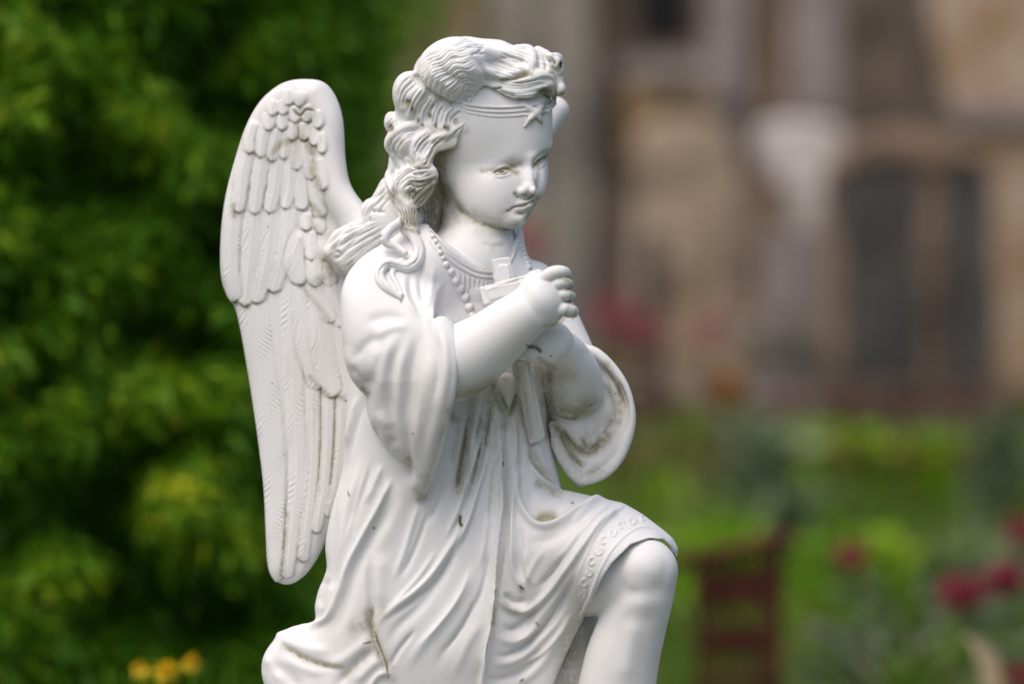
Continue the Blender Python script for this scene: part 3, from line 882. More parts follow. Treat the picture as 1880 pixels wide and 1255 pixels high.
    h.u(Tube([(745, 372, -80, 20), (750, 400, -95, 17), (757, 425, -98, 13)]), 6)
    # serpentine curl on the shoulder
    S = [(735, 408, -118, 9), (757, 430, -128, 10), (769, 455, -135, 11), (765, 478, -140, 12), (747, 490, -142, 11), (727, 486, -142, 10), (709, 484, -142, 10), (697, 497, -142, 10),
         (699, 515, -143, 9.5), (714, 531, -144, 8), (735, 547, -142, 4)]
    if ROBE_PROG is not None:
        ys = ROBE_PROG.surf([q[0] for q in S], [q[1] for q in S])
        ys = np.array([min(y_, c_) for y_, c_ in zip(ys, (-96, -108, -116, -122, -128, -132, -136, -140, -144, -150, -160))])
        ys = np.convolve(np.pad(ys, 1, mode='edge'), [.25, .5, .25], 'valid')
        S = [(q[0], q[1], float(y_) - 4.0, q[3]) for q, y_ in zip(S, ys)]
        sy = [q[2] for q in S]
    else: sy = [q[2] for q in S]
    h.u(Tube(S), 3)
    h.u(Tube([(735, 408, sy[1], 9), (718, 420, sy[1], 9.5), (706, 434, sy[2], 9), (711, 447, sy[2], 8), (727, 453, sy[2], 7.5), (744, 464, sy[3], 6)]), 4)
    h.u(Tube([(738, 478, sy[4], 5), (724, 492, sy[5], 6), (720, 505, sy[7], 5), (728, 520, sy[8], 4), (738, 540, sy[10], 3)]), 4)
    h.u(Tube([(742, 385, -70, 16), (748, 410, -92, 13), (745, 425, -104, 9)]), 6)
    h.u(Tube([(780, 340, 30, 40), (775, 400, 30, 38), (770, 450, 40, 34)]), 10)
    R = Relief(0.45)
    G = lambda pts, w=1.7, hh=-2.4: R.r(pts, w, hh, 0.25)
    # cap strands
    caps = [[(868, 82), (835, 82), (806, 92), (784, 108), (766, 128)], [(872, 92), (838, 92), (808, 106), (785, 124), (770, 146)],
            [(874, 100), (845, 104), (814, 116), (790, 136), (778, 156)], [(876, 108), (850, 115), (824, 124), (800, 142), (788, 164)],
            [(880, 118), (856, 126), (832, 132), (810, 148), (798, 172)], [(884, 127), (866, 136), (842, 138), (820, 154), (808, 180)],
            [(887, 136), (874, 147), (850, 148), (832, 162), (820, 186)], [(887, 146), (878, 158), (858, 160), (842, 172), (832, 191)],
            [(884, 156), (876, 168), (862, 172), (850, 182), (846, 195)], [(880, 166), (872, 176), (860, 184), (856, 195)]]
    def wavy(q, i):
        L = spline(q, False, 4); y = np.cumsum(np.r_[0, np.linalg.norm(np.diff(L, axis=0), axis=1)])
        d = np.gradient(L, axis=0); d /= np.linalg.norm(d, axis=1)[:, None] + 1e-9
        off = 2.6 * np.sin(y / 6.2 + i * .35) * np.clip(y / 25, 0, 1)
        return [tuple(p) for p in L + np.stack([-d[:, 1], d[:, 0]], 1) * off[:, None]]
    for i, q in enumerate(caps):
        q = wavy(q, i)
        G(q, 2.6, -3.0)
        G([(a + 4, b_ + 5) for a, b_ in q], 1.4, -1.8)
        G([(a - 3, b_ + 9) for a, b_ in q[6:]], 1.3, -1.6)
    R.r([(758, 128), (768, 148), (782, 164), (800, 177), (820, 187), (840, 194), (862, 197)], 4.5, -9, 0.12)
    R.r([(775, 122), (795, 150), (822, 170), (850, 184)], 14, 4)
    R.r([(800, 104), (812, 128), (836, 146), (866, 158)], 7, -3.5); R.r([(786, 112), (798, 138), (822, 158), (852, 170)], 7, 3.5); R.bump(838, 104, 20, 7, -2.5, 30); R.bump(862, 128, 22, 8, 3, -20); R.bump(815, 150, 9, 16, -4, 20); R.bump(835, 165, 8, 14, -3, 30)
    # parting hollow
    R.r([(862, 96), (880, 118), (892, 140), (890, 160)], 5, -3.5)
    # right waves
    R.fan([(878, 74), (915, 79), (950, 92), (976, 102), (983, 118), (972, 136)], [(884, 126), (903, 131), (922, 138), (940, 143), (955, 142)], 10, 1.9, -3.0, 1.2, 3)
    R.fan([(886, 128), (915, 141), (945, 149), (975, 146), (1000, 141), (1018, 148), (1024, 164)], [(893, 164), (922, 177), (950, 183), (975, 182), (992, 174), (1004, 163)], 8, 1.8, -3.0, 1.0, 5)
    R.fan([(986, 92), (1005, 100), (1022, 108)], [(984, 130), (1000, 134), (1018, 142)], 5, 2.2, -3.0, 1.5, 6)
    R.fan([(935, 82), (900, 72), (862, 70), (830, 76)], [(905, 98), (885, 90), (860, 90), (838, 96)], 4, 2.2, -3.0, 2.0, 7)
    R.r(c2([(380, 530), (480, 540), (560, 510), (650, 480), (730, 470)]), 4.5, -8); R.dirt(c2([(390, 545), (480, 540), (600, 495), (720, 480)]), 4.5, 0.95)
    R.r(c2([(540, 775), (640, 785), (730, 775), (800, 740), (850, 700)]), 3, -5); R.dirt(c2([(560, 780), (700, 790), (800, 760), (850, 700)]), 3.5, 0.7)
    R.bump(1003, 172, 12, 8, -11, 20); R.dirt([(998, 172), (1016, 176)], 11, 1.0); R.dirt([(1026, 172), (1034, 172)], 5, 0.8)
    R.r(c2([(270, 660), (330, 650), (390, 625)]), 2.4, -4); R.dirt(c2([(280, 665), (380, 630)]), 2.5, 0.9); R.dirt(c2([(380, 710), (510, 720)]), 2.5, 0.6)
    R.bump(1017, 116, 3, 6, -6); R.dirt([(1017, 112), (1017, 122)], 4.5, 0.7); R.bump(1030, 119, 2, 4, -5); R.dirt([(1030, 115), (1030, 123)], 3.0, 1.5)
    for q in ([(150, 140), (220, 130)], [(100, 225), (180, 190)], [(20, 260), (100, 240), (200, 250)], [(330, 300), (420, 290), (520, 300)], [(780, 260), (820, 330), (800, 420)], [(860, 270), (900, 340), (890, 440)]):
        R.r(c2(q), 2.2, -3)
    # left roll strands
    for q in ([(400, 540), (320, 600), (250, 680), (215, 780), (220, 900)], [(430, 570), (350, 640), (290, 700), (250, 800), (250, 900)], [(470, 600), (400, 680), (350, 760), (310, 860), (290, 960)],
              [(500, 640), (430, 730), (370, 830), (340, 950)], [(540, 670), (480, 760), (410, 870), (390, 1000)], [(570, 700), (520, 790), (450, 880), (430, 1020)],
              [(610, 730), (550, 830), (500, 930), (480, 1050)], [(650, 760), (590, 850), (550, 950), (530, 1080), (600, 1130)], [(700, 790), (640, 870), (610, 960), (590, 1080)],
              [(750, 810), (690, 880), (650, 980), (640, 1100), (720, 1140)], [(820, 830), (740, 900), (700, 1000), (700, 1080)], [(880, 860), (790, 930), (760, 1010), (760, 1100)],
              [(1100, 1050), (980, 1070), (880, 1130), (820, 1200)], [(1060, 1080), (960, 1110), (900, 1180)], [(940, 900), (850, 950), (800, 1020), (830, 1060)], [(360, 500), (270, 560), (205, 660), (190, 780)]):
        R.r(c1(q), 2.0, -2.8)
    for px, py, w, v in ((748, 188, 6, 1.0), (757, 203, 4, 0.8), (768, 222, 5, 0.8), (776, 230, 4, 0.9), (789, 213, 5, 0.7), (822, 236, 6, 0.8), (836, 222, 5, 0.7), (817, 234, 4, 0.8), (716, 234, 7, 0.8), (735, 262, 10, 0.45), (800, 232, 5, 0.6)):
        R.bump(px, py, w * .7, w * .9, -5 * v); R.dirt([(px, py), (px + 1, py + 3)], w, v)
    for q in ([(470, 190), (400, 280), (380, 350)], [(520, 210), (440, 300), (420, 400)], [(580, 230), (500, 300), (450, 380), (470, 430)], [(640, 230), (560, 290), (520, 380)], [(760, 200), (650, 260), (580, 330), (540, 430), (440, 500)],
              [(800, 180), (700, 250), (620, 310), (580, 400), (520, 500), (430, 555)], [(120, 200), (110, 300), (150, 400), (200, 500)], [(90, 230), (85, 330), (130, 430)], [(300, 450), (330, 510), (420, 560), (520, 560), (600, 560)],
              [(560, 600), (430, 620), (300, 620), (210, 700)], [(620, 620), (520, 650), (420, 670), (320, 670), (230, 740), (200, 820)], [(650, 650), (560, 700), (470, 720), (380, 710), (290, 730)], [(640, 700), (540, 740), (460, 770), (390, 760), (340, 740), (270, 780), (245, 850)],
              [(400, 790), (350, 740), (300, 760)], [(330, 850), (360, 830), (400, 850), (380, 900), (340, 910)], [(600, 760), (520, 850), (450, 920)], [(550, 860), (480, 940), (420, 990)], [(150, 560), (110, 650), (110, 750)], [(190, 560), (150, 650), (150, 780), (200, 900)],
              [(220, 520), (160, 620), (120, 700)], [(360, 620), (440, 640), (500, 610)], [(100, 430), (160, 480), (190, 540)]):
        R.r(c3(q), 2.0, -2.9)
    R.dirt(c3([(640, 280), (620, 400), (560, 480), (430, 540)]), 6, 0.8); R.dirt(c3([(640, 240), (760, 200), (860, 180)]), 8, 0.6); R.dirt(c3([(640, 380), (760, 330), (850, 290)]), 14, 0.55)
    R.dirt(c3([(560, 700), (520, 850), (420, 960)]), 14, 0.75); R.dirt(c3([(300, 880), (380, 850), (420, 780)]), 10, 0.7); R.dirt(c3([(380, 500), (300, 470)]), 4, 0.6); R.dirt(c3([(330, 700), (460, 700), (600, 640)]), 7, 0.45)
    R.fan([(765, 232), (740, 238), (718, 256), (712, 280), (724, 300)], [(770, 252), (750, 256), (734, 270), (730, 290), (742, 306)], 6, 1.9, -2.6, 1.0, 8)
    R.fan([(790, 240), (768, 258), (758, 280), (762, 300)], [(838, 248), (808, 266), (792, 290), (775, 308)], 8, 1.8, -3.0, 1.0, 9)
    R.fan([(745, 300), (722, 318), (712, 340), (724, 362)], [(790, 312), (752, 318), (730, 338), (738, 366)], 7, 1.8, -3.0, 1.0, 10)
    R.fan([(800, 322), (780, 330), (760, 334), (748, 350), (752, 372)], [(800, 340), (786, 350), (776, 362), (768, 374), (762, 382)], 6, 1.6, -2.6, 1.0, 11)
    R.fan([(712, 322), (695, 338), (680, 358), (664, 372), (664, 395)], [(722, 358), (706, 366), (692, 380), (680, 400), (674, 420)], 6, 2.4, -3.4, 1.5, 12)
    R.fan([(690, 400), (655, 404), (622, 424), (600, 452)], [(720, 420), (690, 446), (660, 472), (622, 500)], 9, 2.2, -3.0, 1.2, 13)
    R.fan([(705, 228), (710, 214), (722, 208)], [(714, 245), (722, 236), (732, 228)], 4, 1.6, -2, 0.6, 14)
    R.dirt([(792, 345), (797, 375), (795, 410)], 24, 0.9); R.dirt([(800, 330), (812, 360)], 10, 0.8)  # neck between curls and jaw: shade and staining painted together
    R.fan([(770, 380), (775, 400), (772, 425)], [(800, 350), (802, 385), (800, 420)], 6, 2.2, -3, 1, 15)
    # neck strands
    c5 = lambda pts: C(590, 340, 5.02, pts)
    for x in range(6):
        R.r(c5([(700 + x * 36, 200 + abs(x - 3) * 4), (725 + x * 28, 260), (740 + x * 26, 330), (760 + x * 26, 400)]), 1.8, -3.4); R.dirt(c5([(700 + x * 36, 190), (740 + x * 28, 300), (760 + x * 26, 380)]), 3, 0.7)
    R.dirt(c5([(640, 60), (720, 160), (860, 220)]), 7, 0.8); R.dirt(c5([(760, 395), (900, 440)]), 5, 0.9)
    # back hair strands
    for q in ([(600, 40), (500, 90), (400, 130), (370, 220)], [(620, 60), (540, 130), (460, 200), (430, 290)], [(640, 110), (570, 180), (520, 270)], [(440, 320), (330, 340), (200, 370), (110, 410)],
              [(480, 350), (360, 380), (200, 440), (90, 520), (30, 620)], [(520, 380), (400, 430), (240, 510), (130, 600)], [(560, 400), (420, 480), (260, 580), (130, 680)], [(600, 440), (450, 530), (320, 620), (200, 720)],
              [(420, 240), (520, 240), (600, 260)], [(130, 600), (170, 640), (110, 690)], [(350, 300), (240, 350), (150, 400)]):
        R.r(c5(q), 3.0, -4.5)
    R.r(c5([(440, 280), (330, 330), (180, 380)]), 6, -5); R.r(c5([(400, 400), (220, 480), (60, 590)]), 6, 4); R.r(c5([(480, 460), (330, 560), (160, 660)]), 5, 3)
    R.dirt(c5([(20, 640), (90, 720), (200, 780), (280, 730)]), 9, 0.55); R.dirt(c5([(130, 600), (60, 660)]), 5, 0.6)
    # grooves along the serpentine curl
    s2 = [(q[0], q[1]) for q in S]
    R.r(s2, 1.5, -2.2); R.r([(a + 3, b_ - 4) for a, b_ in s2[:6]], 1.2, -1.5); R.r([(a - 1, b_ + 4.5) for a, b_ in s2[3:]], 1.2, -1.5)
    lo, hi = bounds(585, 1050, 58, 560, -190, 140)
    return finish_part('hair', h, lo, hi, M, root, R, step=1.75)
# ---------------- robe with its sleeves
def torso_y(px, py):
    return 4 - 85 * gb(px, py, 1170, 1010, 130, 130) + 0.12 * np.clip(px - 830, -200, 120) - 22 * gb(px, py, 900, 1180, 150, 130) + 20 * gb(px, py, 560, 1200, 90, 90)

def build_robe(M, root):
    W = Prog()
    BODY = [(800, 400), (755, 430), (700, 462), (655, 500), (645, 580), (642, 650), (637, 740), (634, 800), (630, 850), (618, 900), (605, 950), (597, 1000), (600, 1040), (594, 1060), (584, 1082), (578, 1110), (578, 1139),
            (555, 1148), (530, 1155), (509, 1160), (504, 1172), (486, 1198), (480, 1230), (487, 1262), (510, 1330), (560, 1400), (700, 1450), (880, 1460), (980, 1400), (1010, 1330),
            (1040, 1240), (1075, 1170), (1130, 1080), (1215, 1060), (1250, 1010), (1240, 990), (1219, 972), (1180, 943), (1153, 927), (1140, 921), (1105, 914), (1070, 905), (1040, 898), (1031, 896), (1026, 870), (1016, 820),
            (1008, 760), (1012, 600), (1015, 520), (1000, 490), (970, 470), (960, 420), (950, 395), (880, 400)]
    W.u(Blob(BODY, 128, torso_y), 0)
    W.u(Ell(702, 552, -62, 76, 88, 92, 0), 22)
    W.u(Ell(985, 530, 40, 40, 48, 50, 0), 14)
    W.u(Ell(845, 500, 6, 110, 72, 104), 20)
    W.u(Ell(785, 500, -52, 70, 78, 84), 30)
    W.u(Ell(770, 450, -40, 48, 34, 60), 20)
    W.u(Tube([(930, 1010, -10, 98), (1040, 1010, -60, 92), (1120, 1040, -100, 79), (1178, 1052, -114, 72)]), 22)
    # side of the skirt below the raised thigh
    W.u(Tube([(1000, 1060, -60, 70), (1030, 1140, -60, 55), (1000, 1250, -40, 60)]), 24)
    MASK = [(560, 380), (700, 380), (786, 412), (800, 428), (820, 446), (846, 464), (872, 476), (900, 481), (922, 474), (938, 458), (947, 436), (950, 420), (975, 405), (1040, 440), (1050, 600), (1045, 800), (1031, 880), (1031, 897.5), (1070, 905), (1105, 914), (1140, 920),
            (1153, 926.5), (1180, 942), (1219, 972), (1236, 988), (1245, 1006), (1243, 1024), (1234, 1004), (1219, 990), (1192, 987), (1158, 999), (1123, 1034), (1105, 1062), (1092, 1090), (1070, 1138), (1044, 1190), (1023, 1238), (1008, 1280), (980, 1350), (960, 1600), (300, 1600), (300, 1000)]
    W.clip(Clip(MASK, smooth=False, pad=300), 3)
    # inner side of the skirt seen past the leg
    W.u(Tube([(1040, 1060, 0, 60), (1042, 1150, 0, 58), (1036, 1260, 0, 68), (1020, 1400, 20, 70)]), 3)
    # hem roll round the knee
    hem = [(1240, 1010), (1231, 997), (1214, 984), (1190, 981), (1160, 991), (1122, 1026), (1090, 1082), (1068, 1130)]
    ys = W.surf([q[0] - 4 for q in hem], [q[1] - 4 for q in hem])
    W.u(Tube([(q[0] - (1 if i else 3), q[1], y + 4, 4.0) for i, (q, y) in enumerate(zip(hem, np.minimum(ys, -60)))]), 3)
    # right sleeve
    SL = Prog()
    RS = [(735, 440), (690, 455), (650, 490), (629, 530), (625, 580), (630, 640), (640, 685), (656, 712), (670, 727), (672, 750), (681, 780), (696, 806), (716, 830), (740, 850), (752, 868), (756, 895), (765, 914), (778, 912),
          (800, 880), (850, 840), (890, 760), (900, 660), (890, 580), (840, 540), (800, 470)]
    SL.u(Blob(RS, 98, lambda px, py: -148 + 88 * gb(px, py, 740, 430, 120, 130) + 0.10 * np.clip(py - 700, 0, 220) + 55 * gb(px, py, 825, 490, 50, 75)), 0)
    SL.u(Tube([(806, 590, -190, 24), (815, 640, -212, 28), (812, 700, -212, 34), (800, 770, -185, 34), (785, 850, -150, 24)]), 10)
    SM = [(560, 380), (820, 380), (812, 480), (798, 560), (796, 586), (806, 580), (820, 581), (832, 592), (836, 615), (838, 660), (836, 705), (830, 745), (821, 790), (810, 835), (796, 872), (785, 902), (774, 917), (740, 960), (560, 960)]
    SL.clip(Clip(SM, smooth=False, pad=120), 5)
    W.prog(SL, 14)
    # left sleeve, hanging open behind the left forearm
    LS = [(1030, 575), (1045, 590), (1062, 620), (1077, 634), (1096, 641), (1126, 668), (1150, 708), (1166, 757), (1163, 795), (1145, 843), (1113, 877), (1084, 884), (1074, 893), (1060, 890), (1040, 870), (1022, 838), (1012, 806), (1004, 773), (990, 720), (985, 640), (1005, 590)]
    LP = Prog()
    LP.u(Blob(LS, 58, lambda px, py: 18 - 34 * gb(px, py, 1150, 780, 45, 110) - 20 * gb(px, py, 1060, 870, 50, 30)), 0)
    LP.sub(Tube([(1085, 690, -62, 44), (1105, 740, -62, 44), (1095, 800, -60, 40), (1062, 840, -52, 26)]), 14)
    LP.u(Tube([(1074, 640, -20, 9), (1096, 648, -28, 9), (1124, 675, -36, 9), (1147, 712, -42, 9), (1158, 757, -44, 9), (1155, 795, -42, 9), (1138, 838, -36, 9), (1110, 868, -30, 9), (1076, 880, -28, 9), (1052, 868, -24, 8), (1030, 825, -20, 8), (1014, 780, -20, 8)]), 7)
    LP.u(Tube([(1115, 670, -12, 8), (1130, 730, -20, 9), (1132, 800, -14, 9), (1105, 850, -10, 8)]), 8)
    LP.u(Tube([(1040, 790, -14, 7), (1060, 830, -18, 8), (1100, 830, -12, 7)]), 8)
    W.prog(LP, 4)
    global ROBE_PROG
    ROBE_PROG = W
    R = Relief()
    A = lambda pts: C(460, 820, 2.2927, pts)
    B = lambda pts: C(600, 380, 2.2412, pts)
    r = lambda pts, w, h, t=0.3: R.r(pts, w * (1.0 if w < 7 else 1.1), h * (1.0 if w < 7 else 0.9), t)
    # long fold that sweeps down to the trailing cloth
    r(A([(600, 120), (540, 250), (470, 380), (410, 500), (370, 620), (330, 710), (270, 750), (190, 765), (105, 785)]), 6, 8, 0.1)
    r(A([(640, 160), (570, 290), (500, 400), (440, 520), (405, 640), (370, 740), (300, 800)]), 11, -8)
    r(A([(500, 430), (500, 540), (512, 660), (505, 760), (530, 830), (560, 910), (585, 1000)]), 7, -10)
    r(A([(560, 430), (540, 560), (545, 690)]), 14, 5)
    R.st(A([(585, 990), (565, 900), (535, 830), (515, 760)]), 10, 7)
    r(A([(110, 805), (160, 850), (250, 900), (330, 925), (400, 935)]), 6, -5); r(A([(105, 785), (160, 815), (250, 850), (350, 860)]), 10, 5); r(A([(130, 870), (200, 920), (320, 960)]), 9, 4); r(A([(60, 860), (90, 930), (150, 1000)]), 8, 4)
    r(A([(545, 835), (470, 890), (390, 970), (350, 1040)]), 8, -6); r(A([(520, 790), (450, 850), (380, 900), (300, 930)]), 9, 4); r(A([(560, 880), (500, 930), (430, 1000)]), 8, 5); r(A([(600, 950), (540, 960), (480, 1040)]), 6, 5); r(A([(60, 900), (150, 960), (230, 1040)]), 12, -6)
    # left side of the skirt
    for q, w, h in (([(430, 20), (400, 120), (360, 260), (340, 380), (335, 520)], 8, -4), ([(470, 30), (440, 150), (400, 280), (380, 420), (360, 560)], 7, 5), ([(520, 40), (480, 160), (440, 270), (410, 380)], 6, -4),
                    ([(560, 60), (520, 160), (480, 250)], 6, 4), ([(330, 540), (300, 600), (285, 680)], 9, -5), ([(350, 560), (330, 640), (300, 720)], 8, 4)):
        r(A(q), w, h)
    # centre sweeps
    r(A([(900, 200), (880, 340), (830, 440), (760, 540), (690, 610), (600, 680), (545, 730), (520, 790)]), 6.5, 8); r(A([(860, 440), (780, 560), (700, 630), (620, 690), (560, 740)]), 7, -5)
    r(A([(880, 360), (840, 470), (770, 590), (700, 680), (620, 760), (560, 860)]), 9, -6)
    r(A([(960, 460), (900, 600), (810, 730), (700, 860), (640, 960)]), 9, 5); r(A([(1000, 560), (920, 720), (820, 860), (760, 960)]), 9, -4); r(A([(990, 700), (900, 850), (850, 980)]), 9, 4)
    r(A([(700, 80), (640, 200), (580, 330), (540, 470)]), 16, 4)
    # straight pleats of the front
    r(A([(950, -60), (935, 40), (905, 150), (870, 270), (815, 400)]), 5, 8.5); r(A([(915, -60), (900, 30), (880, 130), (860, 200)]), 5.5, -9)
    r(A([(1000, -60), (985, 60), (950, 190), (910, 320), (850, 460)]), 4.5, 8.5); r(A([(975, -60), (960, 50), (930, 170), (890, 290)]), 4.5, -8.5)
    R.st(A([(1000, 960), (985, 880), (1012, 740), (1030, 580), (1050, 420), (1060, 260), (1052, 80), (1045, -80)]), 16, 9, 0.08)
    r(A([(1045, -80), (1052, 80), (1060, 260), (1050, 420), (1030, 580), (1008, 760), (975, 960), (955, 1090)]), 5, 7, 0.08)
    r(A([(1075, -40), (1080, 120), (1080, 280), (1072, 420), (1052, 560), (1040, 600)]), 6, -9)
    r(A([(1105, -60), (1098, 80), (1100, 250), (1100, 400), (1104, 500), (1125, 570), (1160, 610), (1195, 612)]), 5, 8); r(A([(1130, 300), (1132, 420), (1135, 520), (1165, 575)]), 6, -7)
    r(A([(1155, 420), (1158, 500), (1175, 560), (1200, 580)]), 4.5, 4)
    r(A([(1120, 60), (1118, 180), (1145, 260), (1190, 315), (1240, 330), (1300, 310), (1370, 265), (1450, 225), (1530, 222)]), 6.5, 10, 0.12)
    r(A([(1165, 170), (1185, 250), (1225, 295), (1290, 280), (1350, 240)]), 9, -9); r(A([(1200, 140), (1240, 190), (1310, 205)]), 8, -6); r(A([(1180, 60), (1200, 110), (1260, 160), (1310, 185)]), 5, 5)
    r(A([(1150, 380), (1200, 400), (1290, 370), (1390, 300), (1470, 260)]), 11, -6)
    r(A([(1032, 600), (1050, 645), (1090, 680), (1150, 690), (1200, 665), (1260, 600), (1340, 500), (1410, 400), (1480, 310), (1560, 260)]), 6.5, 9, 0.1)
    r(A([(1060, 610), (1110, 650), (1170, 645)]), 6, -8); r(A([(1200, 620), (1280, 520), (1360, 410), (1440, 320)]), 9, -4)
    r(A([(1020, 740), (1050, 800), (1110, 820), (1170, 780), (1240, 690), (1320, 580), (1390, 470)]), 7, 6); r(A([(1045, 740), (1100, 770), (1160, 730), (1230, 640)]), 7, -7)
    r(A([(1000, 850), (1060, 880), (1140, 850), (1220, 770), (1300, 660), (1380, 530)]), 6, -6); r(A([(990, 900), (1070, 910), (1160, 870), (1250, 780), (1330, 660)]), 7, 6)
    r(A([(980, 970), (1060, 975), (1160, 930), (1250, 850)]), 7, -5); r(A([(970, 1010), (1080, 1010), (1200, 940), (1300, 800), (1380, 680)]), 8, 5)
    for q in ([(1480, 215), (1420, 255), (1340, 320)], [(1530, 225), (1460, 280), (1380, 370)], [(1575, 240), (1500, 300)]): r(A(q), 4.5, 4)
    # finer secondary folds
    for q, w, h in (([(720, 200), (680, 330), (640, 460), (590, 580)], 6, 3.5), ([(760, 230), (720, 360), (670, 480), (620, 570)], 5, -3.5), ([(820, 120), (790, 230), (740, 340)], 6, -3.5), ([(790, 420), (720, 530), (640, 620), (570, 690)], 5, 3.5),
                    ([(930, 500), (870, 640), (780, 760), (690, 850)], 4.5, 4), ([(960, 620), (890, 760), (800, 880)], 4.5, -4), ([(700, 760), (620, 860), (580, 940)], 5, -4), ([(1010, 420), (985, 560), (940, 700)], 5, -3.5), ([(1000, 250), (985, 400), (960, 520)], 5, 4),
                    ([(1020, 60), (1015, 200), (1000, 330)], 4, -4.5), ([(420, 60), (385, 190), (355, 330)], 5, 3.5), ([(500, 60), (465, 180), (430, 300), (400, 420)], 4.5, 3.5), ([(1240, 420), (1180, 520), (1150, 600)], 6, 3), ([(1330, 430), (1260, 540), (1200, 600)], 5, -4),
                    ([(1400, 330), (1330, 430), (1270, 500)], 5, 3.5), ([(1300, 640), (1230, 740), (1150, 800), (1090, 820)], 4.5, 4), ([(1340, 620), (1280, 730), (1200, 820)], 4.5, -4), ([(1360, 680), (1290, 800), (1210, 880), (1120, 920)], 4.5, 4)):
        r(A(q), w, h)
    # embroidered border along the hem
    r(A([(1620, 245), (1560, 262), (1500, 310), (1450, 380), (1405, 470), (1370, 560), (1350, 620)]), 2, 1.2); r(A([(1790, 405), (1720, 352), (1650, 335), (1590, 362), (1530, 420), (1480, 500), (1440, 600), (1420, 680)]), 2.2, 2.2, 0.05)
    cen = A([(1655, 300), (1600, 312), (1560, 335), (1520, 362), (1487, 398), (1462, 440), (1440, 485), (1422, 530), (1408, 575), (1396, 620)])
    for i, (cx, cy) in enumerate(cen):
        sg = 1 if i % 2 else -1
        a0 = math.atan2(cen[min(i + 1, len(cen) - 1)][1] - cen[max(i - 1, 0)][1], cen[min(i + 1, len(cen) - 1)][0] - cen[max(i - 1, 0)][0])
        sp = [(cx + (9.5 - 1.15 * t) * math.cos(a0 + 3.1 + sg * (0.78 * t)) , cy + (9.5 - 1.15 * t) * math.sin(a0 + 3.1 + sg * (0.78 * t))) for t in np.arange(0, 7.5, .8)]
        R.r(sp, 1.5, 2.4, 0.1)
    # pleats under the arms and over the waist
    for q, w, h in (([(545, 830), (530, 960), (500, 1100)], 6, -5), ([(590, 810), (570, 950), (545, 1100), (530, 1220)], 5, -7), ([(625, 790), (600, 930), (575, 1080)], 5, 6), ([(655, 770), (640, 900), (600, 1060), (560, 1200)], 4.5, 6),
                    ([(680, 790), (665, 920), (640, 1040), (600, 1180)], 4, -6), ([(705, 830), (700, 960), (680, 1090)], 4, 5), ([(735, 850), (735, 980), (720, 1100), (700, 1240)], 4, -5), ([(765, 830), (775, 960), (770, 1100)], 4, 5),
                    ([(790, 900), (800, 1010), (800, 1120)], 4, -5), ([(880, 700), (890, 820), (900, 900)], 6, 4), ([(830, 960), (850, 1040), (900, 1100), (960, 1150)], 5, -6), ([(850, 940), (890, 1050), (940, 1110)], 6, 5)):
        r(B(q), w, h * 1.12)
    r(B([(160, 780), (120, 900), (80, 1050), (40, 1200)]), 6, -5); r(B([(130, 760), (100, 880), (70, 1000)]), 5, 5)
    # chest and shoulder
    for q, w, h in (([(400, 190), (385, 300), (400, 420)], 6, -4), ([(340, 260), (350, 350), (395, 440)], 6, -5), ([(310, 290), (330, 380), (380, 460)], 5, 4), ([(440, 230), (430, 330), (420, 420)], 6, 3.5), ([(490, 300), (470, 380), (450, 440)], 5, -3.5),
                    ([(150, 480), (250, 450), (340, 470)], 9, -4), ([(180, 550), (260, 500), (350, 490)], 8, 4), ([(100, 640), (170, 560), (250, 520)], 9, -4)):
        r(B(q), w, h)
    for i in range(9):
        x = 540 + i * 20; y = 262 + i * 6
        r(B([(x, y), (x + 3, y + 40), (x - 2, y + 90 - i * 3)]), 2.4, 1.8, 0.3); r(B([(x + 10, y + 4), (x + 12, y + 44), (x + 8, y + 90)]), 2.2, -1.8, 0.3)
    # neckline trim
    nk = B([(425, 85), (450, 130), (500, 180), (560, 222), (620, 252), (680, 262), (720, 252), (760, 215), (785, 160), (788, 110)])
    nkn = [(a - 1, b + 3) for a, b in nk]
    r(nkn, 2.2, 2.5, 0.05); r([(a - 2, b + 8) for a, b in nk], 1.8, -2.2, 0.05); r([(a - 3, b + 12) for a, b in nk], 2.2, 2.6, 0.05); r([(a - 4, b + 16.5) for a, b in nk], 1.6, -2.0, 0.05)
    R.dirt(nk, 3, 0.4)
    # right sleeve folds
    for q, w, h in (([(330, 500), (270, 560), (240, 640), (225, 740), (230, 830)], 9, 7), ([(300, 560), (270, 640), (262, 740), (270, 850), (285, 920)], 7, -6), ([(350, 520), (320, 600), (300, 700), (300, 800), (310, 900)], 8, 7),
                    ([(390, 500), (365, 580), (345, 700), (340, 820), (350, 900)], 8, -8), ([(420, 500), (410, 600), (400, 720), (385, 850), (370, 960), (360, 1080)], 9, 8), ([(445, 480), (455, 580), (455, 700), (440, 820)], 6, -8),
                    ([(440, 455), (475, 520), (490, 620), (485, 740), (465, 850), (430, 980), (395, 1100)], 9, 8), ([(480, 450), (520, 520), (527, 640), (520, 740), (490, 860), (450, 980)], 5, 5),
                    ([(190, 640), (170, 720), (165, 820), (180, 900)], 9, -5), ([(230, 560), (190, 640), (180, 730)], 8, 5), ([(90, 640), (130, 700), (160, 770)], 6, -6), ([(75, 560), (100, 650), (150, 740)], 8, 4),
                    ([(250, 880), (270, 950), (280, 1000)], 8, -4), ([(310, 880), (330, 960), (345, 1060), (350, 1150)], 6, -6), ([(190, 860), (215, 960), (280, 1040), (330, 1060)], 5, -4), ([(200, 830), (240, 900), (262, 980)], 7, 5)):
        r(B(q), w * 1.2, h * 0.85, 0.35)
    R.bump(*B([(175, 720)])[0], 18, 26, -3)
